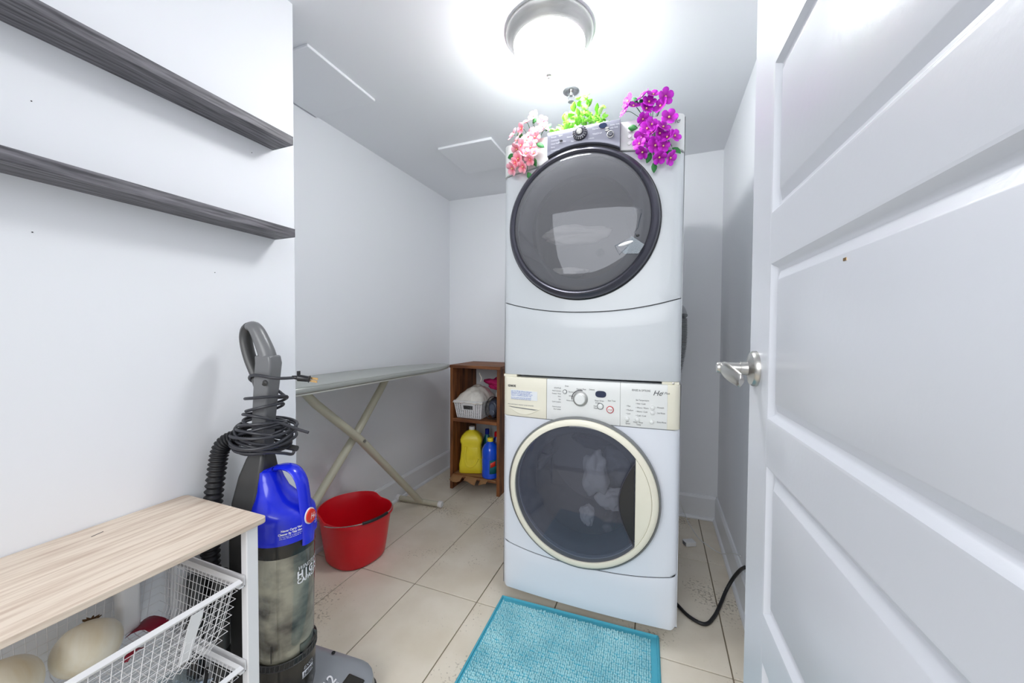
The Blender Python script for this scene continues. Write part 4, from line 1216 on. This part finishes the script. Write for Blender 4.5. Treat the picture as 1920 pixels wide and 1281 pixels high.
put_text(tb, 'No transporte la aspiradora por', .0046, CYL(.0802, -.93, .5940), sx=1.0); put_text(tb, 'esta asa. Ne pas soulever ici', .0046, CYL(.0802, -.93, .5895), sx=1.0)
for q in range(4): put_text(tb, 'lift filter cup', .0055, CYL(.0802, .36, .612 - .0065 * q), sx=.9)
obj('lettering', tb, 'inkw', lid, smooth=False)
# rear spine and neck
spn = obj('spine', MB().loft([[(x0, -hy, z), (x1, -hy * .8, z), (x1, hy * .8, z), (x0, hy, z)] for x0, x1, hy, z in ((-.135, -.060, .050, .12), (-.135, -.062, .052, .30), (-.132, -.066, .055, .55), (-.125, -.055, .052, .66), (-.112, -.045, .042, .73), (-.100, -.046, .030, .775), (-.090, -.050, .022, .80))]), 'vdark', vc, bev=.008, seg=3, sharp=60)
# handle stem and grip loop
stem = obj('handle_stem', MB().loft([[(cx_ - hx, -hy, z), (cx_ + hx, -hy * .86, z), (cx_ + hx, hy * .86, z), (cx_ - hx, hy, z)] for cx_, hx, hy, z in ((-.070, .021, .021, .770), (-.066, .021, .022, .85), (-.058, .022, .0235, .93), (-.050, .0245, .024, 1.0), (-.045, .025, .024, 1.040), (-.048, .0235, .0235, 1.062))]), 'vgrey', vc, bev=.005, seg=3, sharp=60)
obj('grip_front', MB().tube(cat_path([(-.046, 0, 1.040), (-.053, 0, 1.068), (-.068, 0, 1.100), (-.084, 0, 1.128), (-.097, 0, 1.141), (-.108, 0, 1.140)], 5), [.0235 - .0105 * (i / 25) for i in range(26)], 14, ry=[.0225 - .004 * (i / 25) for i in range(26)], up=(1, 0, 0.4)), 'vgrey', stem)
obj('grip_rear', MB().tube(cat_path([(-.100, 0, 1.143), (-.117, 0, 1.136), (-.124, 0, 1.112), (-.119, 0, 1.080), (-.107, 0, 1.045), (-.090, 0, 1.010), (-.072, 0, .965)], 5), .0135, 12, ry=.0175, up=(1, 0, 0.3)), 'vdark', stem)
# hose, corrugated
hpts = cat_path([(-.085, -.03, .835), (-.115, -.045, .838), (-.142, -.058, .815), (-.150, -.065, .76), (-.155, -.072, .68), (-.158, -.076, .60), (-.160, -.078, .52), (-.158, -.074, .44), (-.150, -.06, .36)], 28)
obj('hose', MB().tube(hpts, [.0195 + .0030 * math.sin(i * PI / 2.6) for i in range(len(hpts))], 14), 'rubber', vc, sharp=180, label='black corrugated hose')
for yy, xx in ((-.095, -.105), (-.125, -.150)):
    wd = obj('wand', MB().lathe([(.0175, .300), (.0175, .50), (.016, .505)], 20, c=(xx, yy, 0)), 'vdark', vc)
    obj('wand_collar', MB().lathe([(.0165, .245), (.0190, .250), (.0190, .300), (.0178, .304)], 20, c=(xx, yy, 0)), 'blackp', wd)
tl = obj('brush_tool', MB().loft(lofted([(-.105, -.095, .012, .012, .185), (-.105, -.095, .021, .021, .195), (-.105, -.095, .024, .024, .225), (-.105, -.095, .0195, .0195, .262)], 20)), 'vdark', vc)
for q in range(6): obj('tool_ridge', MB().tube([(-.105 + .0235 * math.cos(2 * PI * i / 20), -.095 + .0235 * math.sin(2 * PI * i / 20), .200 + q * .0055) for i in range(20)], .0016, 5, closed=True), 'blackp', tl)
obj('cord_hook', MB().tube(cat_path([(-.05, -.012, .99), (-.035, -.022, .99), (-.03, -.030, .985)], 4), .006, 8), 'vdark', stem)
obj('cord_hook', MB().tube(cat_path([(-.07, .02, .80), (-.03, .03, .80), (.015, .03, .797)], 4), .0085, 8), 'vdark', stem)
# cord wound round the stem
rnd = random.Random(5)
cp = []
loops = []
for i in range(17):
    t = i / 16
    z = (.955 - .022 * i) if i < 4 else rnd.uniform(.792, .872)
    rad = rnd.uniform(.040, .052) if i < 4 else rnd.uniform(.056, .080)
    tilt = rnd.uniform(-.42, .42) if i > 1 else .35; td = rnd.uniform(0, 2 * PI)
    loops.append((z, rad, tilt, td))
NSEG = 14
for i, (z, rad, tilt, td) in enumerate(loops):
    nz_, nr_, nt_, ntd = loops[min(i + 1, len(loops) - 1)]
    for q in range(NSEG):
        f = q / NSEG; a = 2 * PI * f + .4
        zz_ = z + (nz_ - z) * f; r2 = rad + (nr_ - rad) * f
        tz = tilt * (1 - f) * math.cos(a - td) * r2 + nt_ * f * math.cos(a - ntd) * r2
        cp.append((-.056 - .010 * (.965 - zz_) / .15 + r2 * math.cos(a), r2 * math.sin(a) * .95 + .006 * math.sin(i * 2.3), max(zz_ + tz, .775)))
start = [(.022, .012, 1.0), (.000, -.022, 1.002), (-.06, -.034, 1.010), (-.098, -.012, .995), (-.10, .02, .975), (-.06, .03, .965)]
cp = start + cp + [(.03, .02, .855), (.055, .03, .845)]
obj('cord', MB().tube(cat_path(cp, 4), .0041, 8), 'cordm', vc, label='dark grey power cord wound round the stem')
pg = MB().tube([(.018, .013, 1.0015), (.030, .018, 1.000), (.033, .019, .9995), (.058, .028, .996), (.060, .029, .9955)], [.0045, .006, .0095, .0082, .0105], 12)
pgo = obj('plug', pg, 'blackp', vc)
for sy in (-.004, .004): obj('prong', MB().box(.062, .080, -.0008, .0008, -.003, .003).map(lambda x, y, z: (x, .031 + y + sy * .4 + (x - .062) * .3, .9945 + z + sy * .9 - (x - .062) * .15)), 'brass', pgo)
obj('plug_clip', MB().box(.030, .036, -.004, .004, .006, .020).map(lambda x, y, z: (x, y + .02, .9985 + z)), 'blackp', pgo, bev=.001)

# ------------------------------------------------------------------ flowers on the dryer
def petal_mesh(name, R, npet, material, wid=.62, cup=.25):
    mb = MB()
    for k_ in range(npet):
        a = 2 * PI * k_ / npet
        prof = [(0, .06), (.25, .28), (.5, .50), (.75, wid * .92), (.92, .38), (1.0, .08)]
        v = []; f = []
        for t, wv in prof:
            for s_ in (-1, 0, 1):
                r = R * t; x = r; y = s_ * wv * R * .78
                z = R * cup * t * t + (abs(s_) * .06 * R)
                v.append((x * math.cos(a) - y * math.sin(a), x * math.sin(a) + y * math.cos(a), z))
        for i in range(len(prof) - 1):
            for s_ in (0, 1): k0 = i * 3 + s_; f.append((k0, k0 + 1, k0 + 4, k0 + 3))
        mb.add(v, f)
    o_ = obj(name, mb, material, sharp=180, solid=.0005); return o_
def leaf_mesh(name, L, W, material):
    prof = [(0, .05), (.2, .6), (.45, 1), (.7, .85), (.9, .4), (1, .04)]
    v = []; f = []
    for t, wv in prof:
        for s_ in (-1, 0, 1): v.append((L * t, s_ * W * wv * .5, -.18 * L * t * t + abs(s_) * W * .12 * wv))
    for i in range(len(prof) - 1):
        for s_ in (0, 1): k0 = i * 3 + s_; f.append((k0, k0 + 1, k0 + 4, k0 + 3))
    return obj(name, MB().add(v, f), material, sharp=180, solid=.0005)
def aim(o_, direction, roll):
    q = Vector(direction).to_track_quat('Z', 'Y'); o_.rotation_mode = 'QUATERNION'
    from mathutils import Quaternion
    o_.rotation_quaternion = q @ Quaternion((0, 0, 1), roll)
def bunch(name, label, flowers, leaves, root, petmat, R, npet, rng):
    t = thing(name, label, 'flowers', root)
    proto = petal_mesh('blossom', R, npet, petmat); eye = obj('eye', MB().sphere((0, 0, R * .10), R * .13, n=8, mrow=5), 'pollen', proto)
    first = True
    rootv = Vector(root)
    cen = sum((Vector(p) for p in flowers), Vector()) / len(flowers)
    for p in flowers:
        if first: o_ = proto; e_ = eye; first = False
        else:
            o_ = proto.copy(); COL.objects.link(o_); e_ = eye.copy(); COL.objects.link(e_); e_.parent = o_
        o_.parent = t; o_.location = Vector(p) - rootv
        off = (Vector(p) - cen)
        aim(o_, (off.x * 7 + rng.uniform(-.75, .75), -1 + rng.uniform(-.1, .35), off.z * 4 + rng.uniform(-.7, .7)), rng.uniform(0, 2 * PI))
        s_ = rng.uniform(.85, 1.12); o_.scale = (s_, s_, s_)
    lp = leaf_mesh('leaf', .036, .021, 'leaf'); first = True
    for p in leaves:
        if first: o_ = lp; first = False
        else: o_ = lp.copy(); COL.objects.link(o_)
        o_.parent = t; o_.location = Vector(p) - rootv + Vector((0, .012, 0))
        off = Vector(p) - cen
        o_.rotation_euler = (rng.uniform(.9, 1.5), rng.uniform(-.3, .3), 0)
        an = math.atan2(off.z, off.x) + rng.uniform(-.5, .5)
        o_.rotation_mode = 'XYZ'; o_.rotation_euler = (PI / 2 + rng.uniform(-.5, .3), -an, 0)
    sm = MB()
    for p in list(flowers) + list(leaves):
        q = Vector(p) - rootv; sm.tube(cat_path([(rng.uniform(-.01, .01), .02, .006), (q.x * .35, .012, max(q.z * .4, .02 if q.z > 0 else .02)), (q.x * .8, q.y + .020, q.z * .8 + .012), (q.x, q.y + .002, q.z)], 4), .0011, 4)
    obj('stem', sm, 'stem', t)
    return t
pur = [(-0.11, 1.425, 1.967), (-0.121, 1.425, 1.932), (-0.094, 1.425, 1.945), (-0.062, 1.425, 1.972), (-0.027, 1.425, 1.971), (-0.001, 1.425, 1.926), (-0.041, 1.425, 1.949), (-0.061, 1.412, 1.886), (-0.031, 1.4, 1.855), (0.025, 1.4, 1.868), (0.006, 1.4, 1.839), (-0.028, 1.4, 1.827), (0.043, 1.4, 1.802), (0.021, 1.4, 1.801), (-0.062, 1.4, 1.816), (-0.027, 1.4, 1.794), (-0.005, 1.4, 1.82), (-0.058, 1.4, 1.766), (-0.004, 1.4, 1.739), (0.03, 1.4, 1.731), (-0.018, 1.4, 1.781), (-0.07, 1.4, 1.796), (-0.05, 1.42, 1.924), (.008, 1.4, 1.775), (-.045, 1.4, 1.843), (.012, 1.425, 1.955)]
pul = [(-0.08, 1.425, 1.955), (0.012, 1.425, 1.936), (-0.056, 1.425, 1.943), (-0.076, 1.4, 1.858), (-0.049, 1.4, 1.842), (-0.05, 1.4, 1.823), (0.036, 1.4, 1.769), (0.016, 1.4, 1.763), (-0.022, 1.4, 1.73), (-0.032, 1.4, 1.765), (0.007, 1.4, 1.77)]
pk = [(-0.471, 1.425, 1.988), (-0.5, 1.425, 1.968), (-0.435, 1.425, 1.958), (-0.423, 1.425, 1.934), (-0.556, 1.425, 1.929), (-0.482, 1.425, 1.924), (-0.453, 1.425, 1.925), (-0.513, 1.4, 1.867), (-0.474, 1.4, 1.854), (-0.531, 1.4, 1.857), (-0.524, 1.4, 1.818), (-0.476, 1.4, 1.807), (-0.55, 1.4, 1.784), (-0.505, 1.4, 1.784), (-0.538, 1.4, 1.806), (-0.494, 1.4, 1.832), (-.535, 1.41, 1.895), (-.495, 1.41, 1.89), (-.46, 1.41, 1.895), (-.515, 1.405, 1.835), (-.46, 1.405, 1.83), (-.52, 1.42, 1.945)]
pkl = [(-0.476, 1.425, 1.965), (-0.519, 1.425, 1.918), (-0.455, 1.4, 1.87), (-0.465, 1.4, 1.818), (-0.542, 1.4, 1.842), (-0.545, 1.4, 1.819), (-0.49, 1.4, 1.765), (-0.424, 1.425, 1.924)]
ZD = .950 + .950
bunch('flower_spray', 'magenta artificial flowers spilling over the right front of the dryer', pur, pul, (-.03, 1.47, ZD), 'purple', .0265, 5, random.Random(3))
bunch('flower_spray', 'pale pink artificial flowers spilling over the left front of the dryer', pk, pkl, (-.49, 1.47, ZD), 'pinkp', .0255, 5, random.Random(4))
gt = thing('leafy_sprig', 'light green leafy sprig lying on top of the dryer behind its control panel', 'plant', (-.30, 1.50, ZD))
rng = random.Random(9)
l1 = leaf_mesh('leaf', .034, .026, 'leaflight'); l2 = leaf_mesh('leaf', .029, .024, 'leafpale')
sm = MB(); cnt = 0; used = set()
for k_ in range(150):
    x = rng.uniform(-.10, .095); env = .128 * math.exp(-((x - .005) / .062) ** 2) + .03 + (.03 if x > .05 else 0)
    z = rng.uniform(.02, max(.03, env)); y = rng.uniform(-.045, .04)
    pr = l1 if rng.random() < .72 else l2
    if pr.name in used: o_ = pr.copy(); COL.objects.link(o_)
    else: o_ = pr; used.add(pr.name)
    o_.parent = gt; o_.location = (x, y, z)
    o_.rotation_euler = (rng.uniform(-.9, 1.4), rng.uniform(-1.2, .6), rng.uniform(0, 2 * PI))
    s_ = rng.uniform(.75, 1.15); o_.scale = (s_, s_, s_)
    if k_ % 3 == 0: sm.tube([(x * .4, 0, .003), (x * .7, y * .5, z * .55), (x, y, z)], .001, 4)
obj('stem', sm, 'leaflight', gt)
